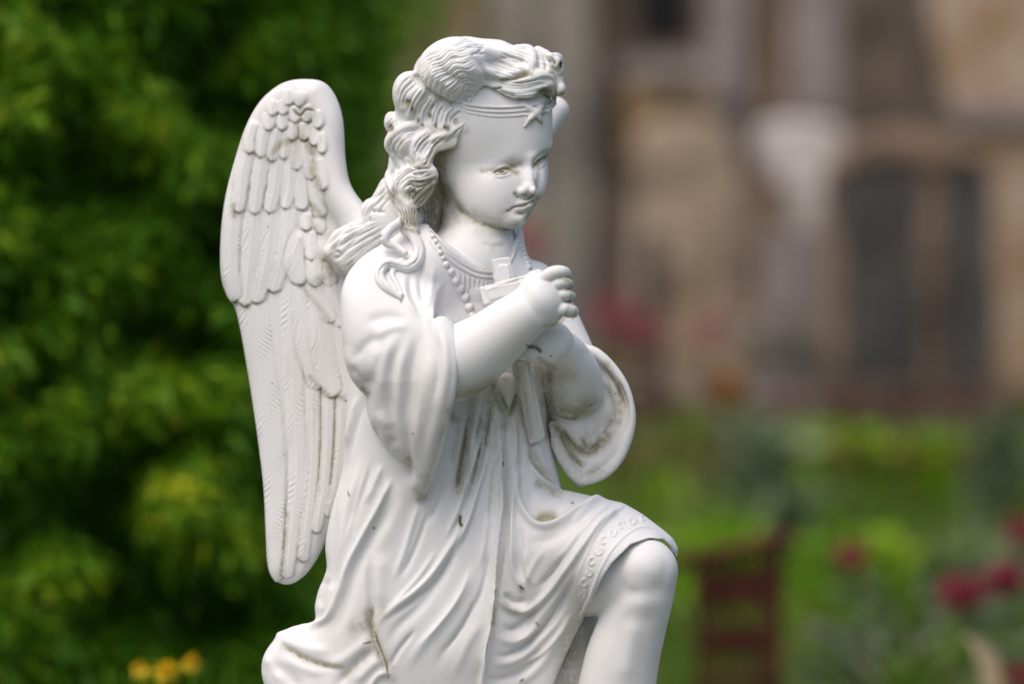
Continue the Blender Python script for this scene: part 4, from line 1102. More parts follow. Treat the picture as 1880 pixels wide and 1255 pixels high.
    # left sleeve inner folds
    for q, w, h in (([(1150, 680), (1190, 760), (1200, 850), (1170, 940)], 5, 5), ([(1140, 720), (1165, 800), (1165, 880), (1120, 960)], 5, -7), ([(960, 900), (1010, 980), (1080, 1010), (1150, 960)], 5, -7), ([(980, 960), (1030, 1030), (1100, 1050)], 6, 5),
                    ([(925, 910), (965, 1020), (1040, 1120)], 8, 9), ([(960, 900), (1000, 1000), (1070, 1090)], 5, -7), ([(1180, 690), (1225, 780), (1235, 880), (1200, 990)], 5, -5), ([(1040, 940), (1080, 990), (1130, 960)], 5, -6)):
        r(B(q), w, h)
    D = R.dirt
    D(B([(905, 860), (950, 920), (1010, 980), (1080, 1000), (1150, 940)]), 14, 0.9); D(B([(1150, 650), (1210, 760), (1200, 880)]), 9, 0.6); D(B([(1190, 700), (1235, 800)]), 5, 0.7); D(B([(960, 960), (1050, 1100), (1130, 1080)]), 15, 0.45); D(B([(1060, 960), (1150, 880)]), 18, 0.4)
    D(B([(500, 830), (520, 870)]), 10, 0.6); D(B([(600, 800), (570, 980), (540, 1160)]), 14, 0.45); D(B([(690, 760), (660, 860), (640, 960)]), 16, 0.6); D(B([(640, 980), (590, 1120)]), 6, 0.5); D(B([(480, 900), (420, 1100), (380, 1200)]), 7, 0.35)
    D(B([(870, 660), (900, 800), (905, 900)]), 12, 0.55); D(B([(830, 960), (870, 1060), (930, 1130)]), 9, 0.4); D(B([(740, 820), (730, 900)]), 10, 0.5)
    D(A([(1215, 290), (1270, 285)]), 9, 0.85); D(A([(1210, 150), (1300, 200)]), 7, 0.6); D(A([(1030, 610), (1090, 680), (1160, 690)]), 6, 0.5); D(A([(1140, 590), (1142, 600)]), 5, 1.0); D(A([(1020, 680), (1015, 740)]), 6, 0.55)
    D(A([(495, 700), (520, 820), (580, 930)]), 11, 0.75); D(A([(440, 760), (500, 740)]), 16, 0.5); D(A([(140, 840), (250, 900), (380, 925)]), 8, 0.55); D(A([(540, 835), (400, 960)]), 9, 0.4); D(A([(540, 720), (560, 690)]), 10, 0.35)
    D([(1060, 1140), (1045, 1200), (1042, 1260)], 26, 0.6); D([(904, 695), (908, 725), (922, 752)], 9, 0.9); D([(952, 690), (946, 730), (936, 760)], 6, 0.8); D([(992, 670), (998, 740), (1004, 800)], 9, 0.6); D(A([(1420, 710), (1370, 800)]), 5, 0.6); D([(845, 948), (844, 956), (846, 964)], 3.0, 1.6); D([(926, 850), (926, 852)], 2.0, 1.5); D([(955, 1075), (960, 1079)], 3.4, 1.45); D([(733, 543), (734, 546)], 2, 1.4); D([(736, 553), (737, 554)], 1.8, 1.3); D([(1050, 922), (1052, 923)], 2, 1.4); D([(640, 902), (644, 910)], 1.8, 1.3); D([(685, 968), (686, 970)], 1.8, 1.3); D([(668, 1180), (680, 1178)], 2.4, 1.4); D([(985, 1140), (990, 1146)], 2.2, 1.25); D([(956, 1248), (960, 1246)], 2.4, 1.4); D(A([(580, 950), (600, 980)]), 10, 0.5); D(A([(650, 60), (690, 90)]), 5, 0.5)
    D(B([(330, 1040), (350, 1080)]), 6, 0.6); D(B([(370, 1160), (395, 1190)]), 8, 0.5); D(B([(140, 750), (160, 770)]), 5, 0.5); D(B([(640, 370), (650, 400)]), 6, 0.5); D(B([(670, 290), (620, 380)]), 8, 0.5)
    lo, hi = bounds(470, 1260, 400, 1480, -270, 160)
    return finish_part('robe', W, lo, hi, M, root, R, step=2.0)

# ---------------- wings
def build_wing(M, root):
    O = [(565, 146), (592, 151), (612, 170), (625, 205), (629, 255), (633, 305), (642, 342), (660, 376), (690, 405), (720, 440), (730, 520), (710, 640), (690, 740), (660, 840), (640, 900), (616, 945), (601, 985), (584, 1022),
         (560, 1055), (532, 1072), (507, 1066), (492, 1040), (488, 985), (484, 900), (475, 820), (463, 735), (450, 655), (440, 600), (430, 562), (418, 545), (408, 520), (404, 480), (406, 420), (414, 360), (429, 300), (450, 235), (476, 188), (509, 158), (538, 147)]
    w = Prog()
    w.u(Blob(O, 24, lambda px, py: 62 - 0.16 * (px - 640) * 0.6 - 0.02 * (py - 500)), 0)
    w.u(Tube([(575, 178, 60, 22), (600, 225, 52, 24), (606, 290, 46, 24), (618, 350, 40, 26), (655, 405, 34, 30), (700, 450, 30, 34)]), 22)
    R = Relief(-0.30)
    c2 = lambda pts: C(380, 120, 2.509, pts)
    c3 = lambda pts: C(400, 600, 2.509, pts)
    F = [([(650, 540), (650, 700), (645, 800), (622, 900)], [15, 15, 12], 3.5, 1.3), ([(628, 560), (628, 730), (618, 870), (600, 948)], [13, 13, 10], 4, 1.3), ([(600, 520), (602, 730), (597, 870), (580, 978)], [14, 14, 12], 5, 1.5), ([(572, 480), (574, 720), (573, 850), (556, 1030)], [16, 15, 13], 5, 1.6),
         ([(530, 470), (541, 740), (547, 859), (534, 1000), (526, 1060)], [22, 19, 18, 13], 5.5, 1.8), ([(452, 500), (470, 650), (488, 760), (502, 870), (506, 1000), (508, 1066)], [36, 36, 33, 27, 19, 15], 6.5, 1.8),
         # cluster by the back
         ([(612, 520), (622, 640), (640, 735)], [20, 21, 18], 5, 1.8), ([(545, 510), (562, 630), (585, 714)], [19, 20, 17], 5.5, 1.9), ([(578, 520), (592, 640), (612, 729)], [20, 22, 19], 7, 2.0),
         ([(602, 480), (608, 540), (628, 600)], [15, 15, 11], 6, 1.2), ([(578, 490), (588, 545), (610, 592)], [14, 15, 11], 6.5, 1.2),
         # second coverts, bottom near y 556
         ([(530, 350), (524, 440), (500, 536)], [19, 21, 17], 5.5, 1.6), ([(500, 350), (494, 450), (470, 556)], [20, 21, 16], 6.5, 1.8), ([(470, 345), (462, 450), (450, 562)], [19, 20, 15], 7, 1.8), ([(436, 340), (424, 450), (430, 554)], [19, 19, 14], 7.5, 1.6),
         ([(556, 420), (540, 470), (553, 523)], [18, 21, 18], 7, 1.8), ([(604, 450), (604, 490), (606, 524)], [16, 17, 15], 5, 1.0), ([(580, 440), (578, 485), (580, 526)], [16, 18, 16], 7, 1.2), ([(594, 420), (596, 450), (598, 478)], [12, 14, 12], 6, .4), ([(572, 420), (571, 450), (572, 478)], [12, 14, 12], 7.5, .6),
         # third row, bottom near y 390
         ([(574, 290), (578, 350), (590, 402)], [14, 14, 12], 6, .8), ([(552, 290), (550, 340), (556, 386)], [15, 16, 14], 6.5, 1.0), ([(534, 262), (532, 330), (524, 384)], [14, 16, 13], 6.5, 1.2), ([(512, 262), (507, 330), (494, 391)], [16, 17, 13], 7, 1.4), ([(488, 262), (476, 330), (467, 393)], [16, 17, 13], 7.5, 1.4), ([(462, 255), (446, 320), (439, 391)], [16, 17, 12], 8, 1.3),
         ([(588, 395), (588, 412), (590, 430)], [11, 12, 11], 6, .2), ([(564, 388), (562, 406), (563, 424)], [11, 12, 11], 7, .2),
         # small scales
         ([(584, 285), (588, 320), (594, 350)], [12, 12, 10], 6, .4), ([(560, 255), (562, 295), (574, 330)], [12, 13, 10], 7, .5), ([(543, 250), (541, 280), (546, 312)], [12, 13, 11], 7, .5), ([(527, 235), (524, 265), (520, 292)], [12, 13, 11], 7, .6), ([(510, 230), (504, 262), (499, 297)], [13, 14, 12], 7.5, .7),
         ([(490, 225), (482, 258), (478, 290)], [13, 14, 11], 8, .8), ([(470, 220), (458, 250), (459, 283)], [13, 14, 11], 8, .7),
         ([(588, 240), (590, 262), (592, 282)], [11, 12, 10], 6, .2), ([(572, 225), (575, 245), (579, 268)], [11, 12, 11], 7, .2), ([(556, 222), (557, 240), (560, 258)], [11, 12, 11], 7, .2), ([(538, 222), (537, 240), (538, 258)], [12, 13, 12], 7.5, .3), ([(520, 208), (518, 224), (518, 240)], [12, 13, 12], 8, .3), ([(497, 205), (494, 222), (493, 240)], [13, 15, 13], 8.5, .4),
         ([(580, 200), (583, 218), (585, 236)], [12, 13, 11], 6, .1), ([(560, 190), (562, 206), (564, 224)], [12, 13, 12], 6.5, .1), ([(541, 192), (541, 208), (542, 226)], [12, 13, 12], 7.5, .1), ([(522, 182), (520, 196), (519, 212)], [12, 13, 12], 7.5, .1), ([(505, 182), (501, 196), (500, 213)], [12, 14, 12], 8, .1),
         ([(550, 166), (550, 180), (550, 196)], [13, 14, 12], 6, 0), ([(530, 162), (529, 178), (528, 194)], [13, 14, 13], 6.5, 0)]
    R.feathers(F)
    R.bump(545, 300, 60, 120, -3)
    R.dirt(c2([(400, 205), (430, 230), (460, 205), (500, 212)]), 2.6, 1.0); R.r(c2([(400, 205), (430, 232), (460, 205), (500, 212)]), 1.8, -2.5)
    R.dirt(c2([(420, 300), (400, 350), (340, 360), (290, 430)]), 8, 0.55); R.dirt(c2([(430, 310), (480, 400), (490, 500), (530, 570)]), 8, 0.6); R.dirt(c2([(400, 350), (400, 450)]), 8, 0.35); R.dirt(c2([(480, 640), (540, 700)]), 7, 0.5); R.dirt(c2([(500, 750), (560, 780)]), 9, 0.35)
    R.dirt(c2([(130, 650), (130, 690)]), 6, 0.7); R.dirt(c2([(120, 1085), (190, 1112)]), 5, 0.6); R.dirt(c2([(540, 880), (570, 960), (500, 1010)]), 12, 0.55); R.dirt(c2([(430, 1000), (560, 1170)]), 6, 0.35); R.dirt(c2([(190, 400), (230, 412)]), 4, 0.5)
    R.dirt(c3([(430, 230), (480, 288), (530, 322), (585, 322)]), 5, 0.5); R.dirt(c3([(475, 300), (475, 500), (465, 750)]), 3.2, 0.4); R.dirt(c3([(540, 330), (535, 540), (518, 720)]), 3.4, 0.5); R.dirt(c3([(322, 860), (308, 1000), (292, 1140)]), 3.8, 0.65); R.dirt(c3([(380, 1080), (400, 1000)]), 4, 0.35); R.dirt(c3([(495, 890), (440, 1040), (380, 1150)]), 4, 0.25)
    lo, hi = bounds(395, 740, 135, 1082, -30, 110)
    o = finish_part('wing', w, lo, hi, M, root, R, step=2.0, label='near wing, seen broadside with layered feathers')
    # far wing, seen almost edge-on behind the head
    w2 = Prog()
    O2 = [(1018, 178), (1037, 185), (1045, 202), (1036, 222), (1020, 242), (1000, 268), (978, 310), (962, 370), (956, 420), (958, 520), (960, 640), (950, 800), (930, 930), (900, 950), (880, 880), (870, 700), (872, 520), (890, 420), (920, 330), (950, 250), (985, 200)]
    w2.u(Blob(O2, 20, lambda px, py: 190 + 0.5 * (px - 940)), 0)
    w2.u(Tube([(1022, 203, 232, 20), (1000, 240, 218, 18), (968, 300, 195, 20), (930, 390, 160, 26), (890, 470, 115, 34)]), 10)
    lo, hi = bounds(850, 1060, 165, 960, 60, 280)
    R2 = Relief()
    for i in range(6): R2.r([(905 + i * 14, 520), (905 + i * 12, 700), (905 + i * 6, 900)], 3, -3)
    finish_part('wing', w2, lo, hi, M, root, R2, step=3.0, label='far wing, seen edge-on behind the head')

def build_trinkets(M, root, body, robe):
    """necklace, heart pendant, cross, star band"""
    from mathutils.bvhtree import BVHTree
    def tree(o):
        me = o.data
        v = np.empty(len(me.vertices) * 3, np.float32); me.vertices.foreach_get('co', v)
        f = np.empty(len(me.polygons) * 4, np.int32); me.loops.foreach_get('vertex_index', f)
        return BVHTree.FromPolygons(v.reshape(-1, 3).tolist(), f.reshape(-1, 4).tolist())
    T = [tree(body), tree(robe)]
    camp = Vector(CAM_LOC) - Vector(ROOT)
    def depth(px, py, trees=None):
        a = np.array([P(px, py, 0.0)]); w = Vector(to_world(a)[0])
        d = (w - camp).normalized(); best = None
        for t in (trees or T):
            h = t.ray_cast(camp, d)
            if h[0] is not None:
                q = (h[0] - camp).dot(CAM_FWD) / U - DU
                best = q if best is None else min(best, q)
        return best if best is not None else 0.0
    neck = bpy.data.objects.new('necklace', None); link(neck, root)
    def bead(px, py, r, y=None, sq=1.0):
        y = depth(px, py, [T[1]]) if y is None else y
        p = Prog().u(Ell(px, py, y - r * .1, r, r * sq, r), 0)
        c = np.array(P(px, py, y - r * .1))
        V, F = mesh_prog(p, c - r - 3, c + r + 3, 1.3, 1)
        me = np_mesh('bead', to_world(V), F, M, True, {'dirt': np.clip((V[:, 0] - c[0]) / r, 0, 1) * .35, 'cavity': np.zeros(len(V))})  # each bead tinted darker towards its right side
        link(bpy.data.objects.new('bead', me), neck)
    B = lambda pts: C(600, 380, 2.2412, pts)
    b1 = B([(415, 82), (425, 100), (438, 120), (448, 143), (458, 165), (468, 187), (478, 210), (492, 236), (510, 266), (529, 302), (547, 335), (569, 371), (585, 412), (598, 445)])
    rad = [3.6, 4, 4.4, 5, 5.3, 5.6, 6, 6.6, 7.4, 8.4, 9, 9.2, 9.4, 8]
    for (x, y), r_ in zip(b1, rad): bead(x, y, r_, None, 0.95)
    b2 = B([(792, 140), (800, 158), (806, 176), (813, 194), (820, 212), (827, 230), (832, 248)])
    for i, (x, y) in enumerate(b2): bead(x, y, 3.6 + i * .35)
    # heart pendant
    Cc = lambda pts: C(820, 440, 3.303, pts)
    H = Cc([(375, 1030), (340, 960), (315, 900), (312, 850), (335, 815), (365, 802), (380, 812), (395, 808), (425, 830), (438, 870), (432, 910), (405, 960)])
    yh = depth(933, 715, [T[1]])
    p = Prog().u(Blob(H, 21, yh - 9), 0)
    V, F = mesh_prog(p, np.array(P(905, 770, yh)) - (5, 36, 5), np.array(P(965, 675, yh)) + (5, 30, 5), 1.6, 1)
    R = Relief(); R.dirt(Cc([(330, 960), (365, 1030)]), 6, 0.8); R.dirt(Cc([(345, 830), (400, 820)]), 9, 0.6); V, dt = R.apply(V, F)
    me = np_mesh('pendant', to_world(V), F, M, True, {'dirt': dt, 'cavity': np.zeros(len(V))}); link(bpy.data.objects.new('pendant', me), neck)
    # cross: upright, arm
    yc0 = depth(905, 500, [T[1]]); yc1 = depth(985, 800, [T[1]])
    p = Prog()
    p.u(Box((919, 474, -128), (930, 545, -132), 32, 20, 2, 34 , 20), 0)
    p.u(Box((884, 544, -138), (1000, 514, -136), 33, 22, 2, 36), 1.5)
    p.u(Box((930, 545, -132), (952, 652, -140), 32, 20, 2), 1)
    p.u(Box((950, 640, -140), (984, 806, yc1 - 6), 29, 24, 2, 33, 16), 1)
    p.u(Box((924, 486, -140), (930, 530, -142), 20, 6, 1), 1.5)
    p.u(Box((896, 541, -150), (990, 517, -148), 21, 4, 1), 1.5)
    p.u(Box((957, 660, -152), (984, 795, yc1 - 18), 18, 5, 1), 1.5)
    R = Relief(); R.dirt([(905, 520), (945, 512)], 6, 0.25); R.dirt([(955, 665), (965, 740), (975, 800)], 7, 0.45); R.dirt([(948, 680), (962, 790)], 5, 0.5); R.r(B([(640, 345), (735, 312), (810, 285)]), 2, 2.5)
    lo, hi = bounds(875, 1010, 465, 815, -175, -70)
    finish_part('cross', p, lo, hi, M, root, R, step=1.6)
    # head band with star
    band = C(860, 60, 6.275, [(-70, 850), (0, 880), (150, 905), (300, 915), (450, 915), (620, 900), (720, 890), (800, 880), (880, 865), (950, 835), (1000, 790)])
    line = spline(band, False, 4)
    ys = np.array([depth(a, b_, [T[0]]) for a, b_ in line[:-2]]); ys = np.concatenate([ys, [ys[-1] + 8, ys[-1] + 20]])
    ys = np.convolve(np.pad(ys, 2, mode='edge'), np.ones(5) / 5, 'valid')
    p = Prog()
    n = len(line); sprd = np.interp(np.arange(n), [0, n * .25, n * .75, n], [0.8, 1, 1, 0.6])
    for o_, r_ in ((-9, 3.0), (-0.5, 3.0), (8, 3.0)):
        p.u(Tube([(line[i][0], line[i][1] + o_ * sprd[i], ys[i] + 0.3, r_) for i in range(0, n)], smooth=False), 1.5)
    star = []
    cx, cy = C(860, 60, 6.275, [(770, 925)])[0]
    tips = C(860, 60, 6.275, [(590, 790), (905, 790), (985, 900) , (850, 1045), (645, 1080)])
    tips = C(860, 60, 6.275, [(600, 800), (895, 800), (930, 905), (848, 1045), (645, 1085)])
    yst = depth(cx, cy, [T[0]])
    for tx, ty in tips:
        yt = depth(min(tx, 1008), ty, [T[0]])
        p.u(Tube([(cx, cy, yst - 1, 8), ((cx + tx) / 2, (cy + ty) / 2, (yst + yt) / 2 - 2.5, 5.5), (tx, ty, yt - 1, 2.2)], smooth=False), 2.0)
    R = Relief(); R.dirt(C(860, 60, 6.275, [(640, 1080), (760, 990), (850, 1040), (880, 850), (1000, 800)]), 4, 0.7); R.dirt(C(860, 60, 6.275, [(0, 985), (200, 1020), (420, 1022), (640, 1000)]), 2.6, 0.45)
    R.dirt(C(860, 60, 6.275, [(0, 935), (200, 945), (640, 960)]), 2, 0.3); R.dirt([(1000, 188), (1015, 180)], 8, 0.8)
    lo, hi = bounds(835, 1030, 165, 245, -150, 20)
    finish_part('headband', p, lo, hi, M, root, R, step=1.5)

def build_base(M, root):
    p = Prog()
    p.u(Ell(860, 1520, 20, 400, 60, 250), 0)
    p.u(Ell(640, 1490, 60, 170, 80, 150), 40); p.u(Ell(1100, 1520, -90, 150, 46, 130), 40); p.u(Ell(860, 1450, 20, 190, 110, 130), 40)
    (x0, _, z0), (x1, _, z1) = P(420, 1522, 0), P(1300, 1330, 0)
    class Cut:
        def __call__(self, Q): return (z0 + 6) - Q[:, 2]
    p.clip(Cut(), 4)
    R = Relief(0.6)
    rr = random.Random(2)
    for i in range(60): R.bump(rr.uniform(450, 1250), rr.uniform(1380, 1525), rr.uniform(14, 40), rr.uniform(10, 24), rr.uniform(-7, 8), rr.uniform(0, 180))
    finish_part('base', p, (x0 - 40, -270, z0), (x1 + 10, 300, z1), M, root, R, step=5.0)

def build_statue():
    M = marble_mat()
    root = empty('angel_statue', ROOT, 'white marble child angel kneeling with arms crossed over a cross, feathered wings behind', 'statue')
    body = build_body(M, root)
    robe = build_robe(M, root)
    build_hair(M, root)
    build_wing(M, root)
    build_trinkets(M, root, body, robe)
    build_base(M, root)
    return root, M

if BUILD_STATUE:
    STATUE, MARBLE = build_statue()
# ------------------------------------------------------------------ the churchyard around the statue
def W(px, py, D):
    """world point seen at a photo pixel, D metres along the view"""
    return CAM_LOC + CAM_FWD * D + CAM_RIGHT * ((px - 940) / DU * D) + CAM_UP * ((627.5 - py) / DU * D)

def Wz(px, py, D):
    """as W, but on the upright plane through the pixel column (y fixed by D)"""
    w = W(px, py, D)
    return w

def join_mesh(name, boxes, mat, parent=None, bevel=0.012, rough=0.0, seed=0):
    """boxes: list of (polygon [(x,z)...], y0, y1) prisms in world metres -> one object"""
    import bmesh
    rr = random.Random(seed)
    bm = bmesh.new()
    for poly, y0, y1 in boxes:
        f = [bm.verts.new((x, y0, z)) for x, z in poly]
        g = [bm.verts.new((x, y1, z)) for x, z in poly]
        n = len(poly)
        bm.faces.new(f); bm.faces.new(g[::-1])
        for i in range(n): bm.faces.new((f[(i + 1) % n], f[i], g[i], g[(i + 1) % n]))
    bmesh.ops.recalc_face_normals(bm, faces=bm.faces)
    if bevel: bmesh.ops.bevel(bm, geom=bm.edges[:], offset=bevel, segments=2, affect='EDGES', profile=0.6)
    if rough:
        bmesh.ops.triangulate(bm, faces=bm.faces)
        for _ in range(3):
            L = [e for e in bm.edges if e.calc_length() > max(0.07, rough * 4)]
            if len(bm.verts) > 9000 or not L: break
            bmesh.ops.subdivide_edges(bm, edges=L, cuts=1)
        from mathutils import noise
        for v in bm.verts:
            v.co += noise.noise_vector(v.co * 5.0 + Vector((seed, 0, 0))) * rough + noise.noise_vector(v.co * 14.0) * rough * .4
    me = bpy.data.meshes.new(name); bm.to_mesh(me); bm.free()
    me.materials.append(mat)
    o = bpy.data.objects.new(name, me)
    link(o)
    if parent is not None:
        o.parent = parent
        o.matrix_parent_inverse = Matrix.Identity(4)
        me.transform(Matrix.Translation(-parent.location))
    return o

def pxpoly(pts, D):
    return [(W(a, b, D).x, W(a, b, D).z) for a, b in pts]

def rect(px0, py0, px1, py1, D):
    z1 = 0.0 if py1 is None else W(px0, py1, D).z
    x0, x1, z0 = W(px0, py0, D).x, W(px1, py0, D).x, W(px0, py0, D).z
    return [(x0, z1), (x1, z1), (x1, z0), (x0, z0)]

def yD(D, py=627.5): return D * math.cos(PITCH)

def build_materials():
    m = {}
    def stone(name, c0, c1, c2, sc, rough=0.9, bump=0.5, brick=None):
        mat, nt, b = new_mat(name); L = nt.links
        tc = node(nt, 'ShaderNodeTexCoord')
        n = node(nt, 'ShaderNodeTexNoise', i_Scale=sc, i_Detail=6.0, i_Roughness=0.62); L.new(tc.outputs['Object'], n.inputs['Vector'])
        r = ramp(nt, [(0.40, c0), (0.5, c1), (0.60, c2)], n.outputs['Fac'])
        col = r.outputs[0]
        n2 = node(nt, 'ShaderNodeTexNoise', i_Scale=sc * 9, i_Detail=5.0); L.new(tc.outputs['Object'], n2.inputs['Vector'])
        r2 = ramp(nt, [(0.3, (0.62, 0.62, 0.62)), (0.7, (1.25, 1.25, 1.25))], n2.outputs['Fac'])
        mx = node(nt, 'ShaderNodeMix', data_type='RGBA', blend_type='MULTIPLY'); mx.inputs[0].default_value = 1.0
        L.new(col, mx.inputs[6]); L.new(r2.outputs[0], mx.inputs[7]); col = mx.outputs[2]
        if brick:
            mp = node(nt, 'ShaderNodeMapping'); mp.inputs['Rotation'].default_value = (math.radians(90), 0, 0)
            L.new(tc.outputs['Object'], mp.inputs['Vector'])
            br = node(nt, 'ShaderNodeTexBrick', i_Scale=brick, i_Mortar_Size=0.022); br.offset = 0.43; br.squash = 1.3; br.squash_frequency = 3
            br.inputs['Color1'].default_value = (0.75, 0.72, 0.70, 1); br.inputs['Color2'].default_value = (1.2, 1.15, 1.1, 1); br.inputs['Mortar'].default_value = (0.5, 0.48, 0.45, 1)
            L.new(mp.outputs[0], br.inputs['Vector'])
            m2 = node(nt, 'ShaderNodeMix', data_type='RGBA', blend_type='MULTIPLY'); m2.inputs[0].default_value = 0.85
            L.new(col, m2.inputs[6]); L.new(br.outputs[0], m2.inputs[7]); col = m2.outputs[2]
        L.new(col, b.inputs['Base Color']); b.inputs['Roughness'].default_value = rough
        bp = node(nt, 'ShaderNodeBump', i_Strength=bump, i_Distance=0.02); L.new(n2.outputs['Fac'], bp.inputs['Height']); L.new(bp.outputs[0], b.inputs['Normal'])
        return mat
    m['wall'] = stone('church_rubble', (0.168, 0.129, 0.105), (0.264, 0.206, 0.170), (0.352, 0.282, 0.239), 1.6, brick=3.0)
    m['mauve'] = stone('mauve_ashlar', (0.215, 0.179, 0.167), (0.288, 0.241, 0.232), (0.359, 0.311, 0.290), 1.5)
    m['grey'] = stone('grey_ashlar', (0.185, 0.164, 0.143), (0.251, 0.228, 0.197), (0.330, 0.298, 0.249), 1.8)
    m['brown'] = stone('brown_ashlar', (0.194, 0.122, 0.082), (0.269, 0.179, 0.123), (0.329, 0.229, 0.164), 2.2)
    m['beige'] = stone('beige_limestone', (0.235, 0.168, 0.108), (0.400, 0.303, 0.216), (0.497, 0.384, 0.285), 2.6)
    m['tan'] = stone('tan_sandstone', (0.347, 0.210, 0.105), (0.462, 0.326, 0.221), (0.546, 0.410, 0.315), 2.4)
    m['ochre'] = stone('ochre_lichened_stone', (0.16, 0.10, 0.04), (0.30, 0.20, 0.09), (0.36, 0.26, 0.14), 4)
    m['dark'] = stone('dark_weathered_stone', (0.064, 0.051, 0.038), (0.108, 0.081, 0.060), (0.173, 0.128, 0.096), 2.5)
    m['darkbrown'] = stone('sooty_sandstone', (0.095, 0.060, 0.040), (0.189, 0.129, 0.087), (0.297, 0.203, 0.135), 2.6)
    m['black'] = stone('black_granite', (0.039, 0.036, 0.036), (0.056, 0.052, 0.050), (0.078, 0.069, 0.062), 3, rough=0.6, bump=0.1)
    m['white'] = stone('pale_marble', (0.411, 0.360, 0.336), (0.580, 0.524, 0.493), (0.700, 0.641, 0.605), 3)
    m['glass'] = noise_mat('dark_glass', [(0.3, (0.02, 0.02, 0.025)), (0.7, (0.04, 0.04, 0.045))], 3, rough=0.15, spec=0.5)
    m['rust'] = noise_mat('rusty_iron', [(0.3, (0.045, 0.012, 0.010)), (0.5, (0.10, 0.026, 0.018)), (0.7, (0.17, 0.05, 0.03))], 14, rough=0.85, bump=0.4)
    m['rustred'] = noise_mat('red_rust_paint', [(0.3, (0.06, 0.018, 0.010)), (0.7, (0.11, 0.030, 0.014))], 18, rough=0.8, bump=0.4)
    m['soil'] = noise_mat('soil_and_moss', [(0.3, (0.045, 0.035, 0.02)), (0.5, (0.05, 0.065, 0.02)), (0.7, (0.07, 0.10, 0.02))], 2.2, rough=1.0, bump=0.6)
    def leaf(name, stops, trans=0.35, rough=0.55):
        mat, nt, b = new_mat(name); L = nt.links
        at = node(nt, 'ShaderNodeAttribute', attribute_name='tone')
        r = ramp(nt, stops, at.outputs['Fac'])
        L.new(r.outputs[0], b.inputs['Base Color']); b.inputs['Roughness'].default_value = rough
        b.inputs['Specular IOR Level'].default_value = 0.3
        tr = node(nt, 'ShaderNodeBsdfTranslucent'); L.new(r.outputs[0], tr.inputs['Color'])
        mx = node(nt, 'ShaderNodeMixShader'); mx.inputs[0].default_value = trans
        L.new(b.outputs[0], mx.inputs[1]); L.new(tr.outputs[0], mx.inputs[2])
        L.new(mx.outputs[0], nt.nodes['Material Output'].inputs['Surface'])
        return mat
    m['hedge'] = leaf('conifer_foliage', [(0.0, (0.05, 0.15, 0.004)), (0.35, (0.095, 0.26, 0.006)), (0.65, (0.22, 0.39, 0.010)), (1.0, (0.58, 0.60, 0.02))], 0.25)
    m['grass'] = leaf('meadow_grass', [(0.0, (0.07, 0.14, 0.02)), (0.35, (0.12, 0.26, 0.006)), (0.6, (0.17, 0.26, 0.04)), (0.8, (0.26, 0.30, 0.11)), (0.9, (0.26, 0.17, 0.10)), (1.0, (0.42, 0.35, 0.22))], 0.3)
    m['bright'] = leaf('fresh_leaf', [(0.0, (0.10, 0.26, 0.004)), (0.5, (0.20, 0.40, 0.006)), (1.0, (0.36, 0.48, 0.02))], 0.3)
    m['greyleaf'] = leaf('grey_green_leaf', [(0.0, (0.08, 0.13, 0.05)), (0.5, (0.16, 0.22, 0.11)), (1.0, (0.30, 0.34, 0.22))], 0.2)
    m['redleaf'] = leaf('brown_red_leaf', [(0.0, (0.10, 0.05, 0.03)), (0.5, (0.18, 0.09, 0.055)), (1.0, (0.24, 0.17, 0.09))], 0.2)
    m['petal'] = leaf('crimson_petal', [(0.0, (0.22, 0.02, 0.04)), (0.5, (0.40, 0.05, 0.09)), (1.0, (0.55, 0.16, 0.20))], 0.3)
    m['yellow'] = leaf('yellow_petal', [(0.0, (0.75, 0.45, 0.01)), (0.5, (0.90, 0.66, 0.015)), (1.0, (0.95, 0.78, 0.05))], 0.25)
    m['dry'] = leaf('dry_leaf', [(0.0, (0.40, 0.30, 0.18)), (1.0, (0.60, 0.48, 0.32))], 0.2)
    m['orange'] = leaf('orange_petal', [(0.0, (0.45, 0.16, 0.03)), (1.0, (0.6, 0.26, 0.06))], 0.25)
    m['bark'] = noise_mat('bark', [(0.3, (0.05, 0.035, 0.022)), (0.7, (0.12, 0.09, 0.06))], 20, rough=0.95, bump=0.6)
    return m

def leaves(name, centers, dirs, length, width, tones, mat, parent=None, origin=(0, 0, 0), droop=0.3, segs=2, seed=1):
    """ribbon leaves: each a tapering bent strip; arrays (N,3)"""
    r = np.random.RandomState(seed)
    N = len(centers); dirs = dirs / (np.linalg.norm(dirs, axis=1)[:, None] + 1e-9)
    ref = r.normal(size=(N, 3)); side = np.cross(dirs, ref); side /= np.linalg.norm(side, axis=1)[:, None] + 1e-9
    up = np.cross(side, dirs)
    L = (length if np.ndim(length) else np.full(N, length)) * r.uniform(.7, 1.3, N); Wd = (width if np.ndim(width) else np.full(N, width)) * r.uniform(.7, 1.3, N)
    rows = []
    prof = [0.35, 1.0, 0.75, 0.05] if segs == 3 else [0.45, 1.0, 0.08]
    for s in range(segs + 1):
        t = s / segs
        c = centers + dirs * (L * t)[:, None] - np.array([0, 0, 1.0]) * (droop * L * t * t)[:, None]
        h = side * (Wd * prof[s] * .5)[:, None]
        rows += [c - h, c + h]
    V = np.stack(rows, 1).reshape(-1, 3) - np.array(origin)
    k = 2 * (segs + 1); base = np.arange(N)[:, None] * k
    F = np.concatenate([base + np.array([2 * s, 2 * s + 1, 2 * s + 3, 2 * s + 2]) for s in range(segs)], 0)
    me = np_mesh(name, V, F, mat, True, {'tone': np.repeat(tones, k)})
    o = bpy.data.objects.new(name, me)
    link(o, parent)
    return o

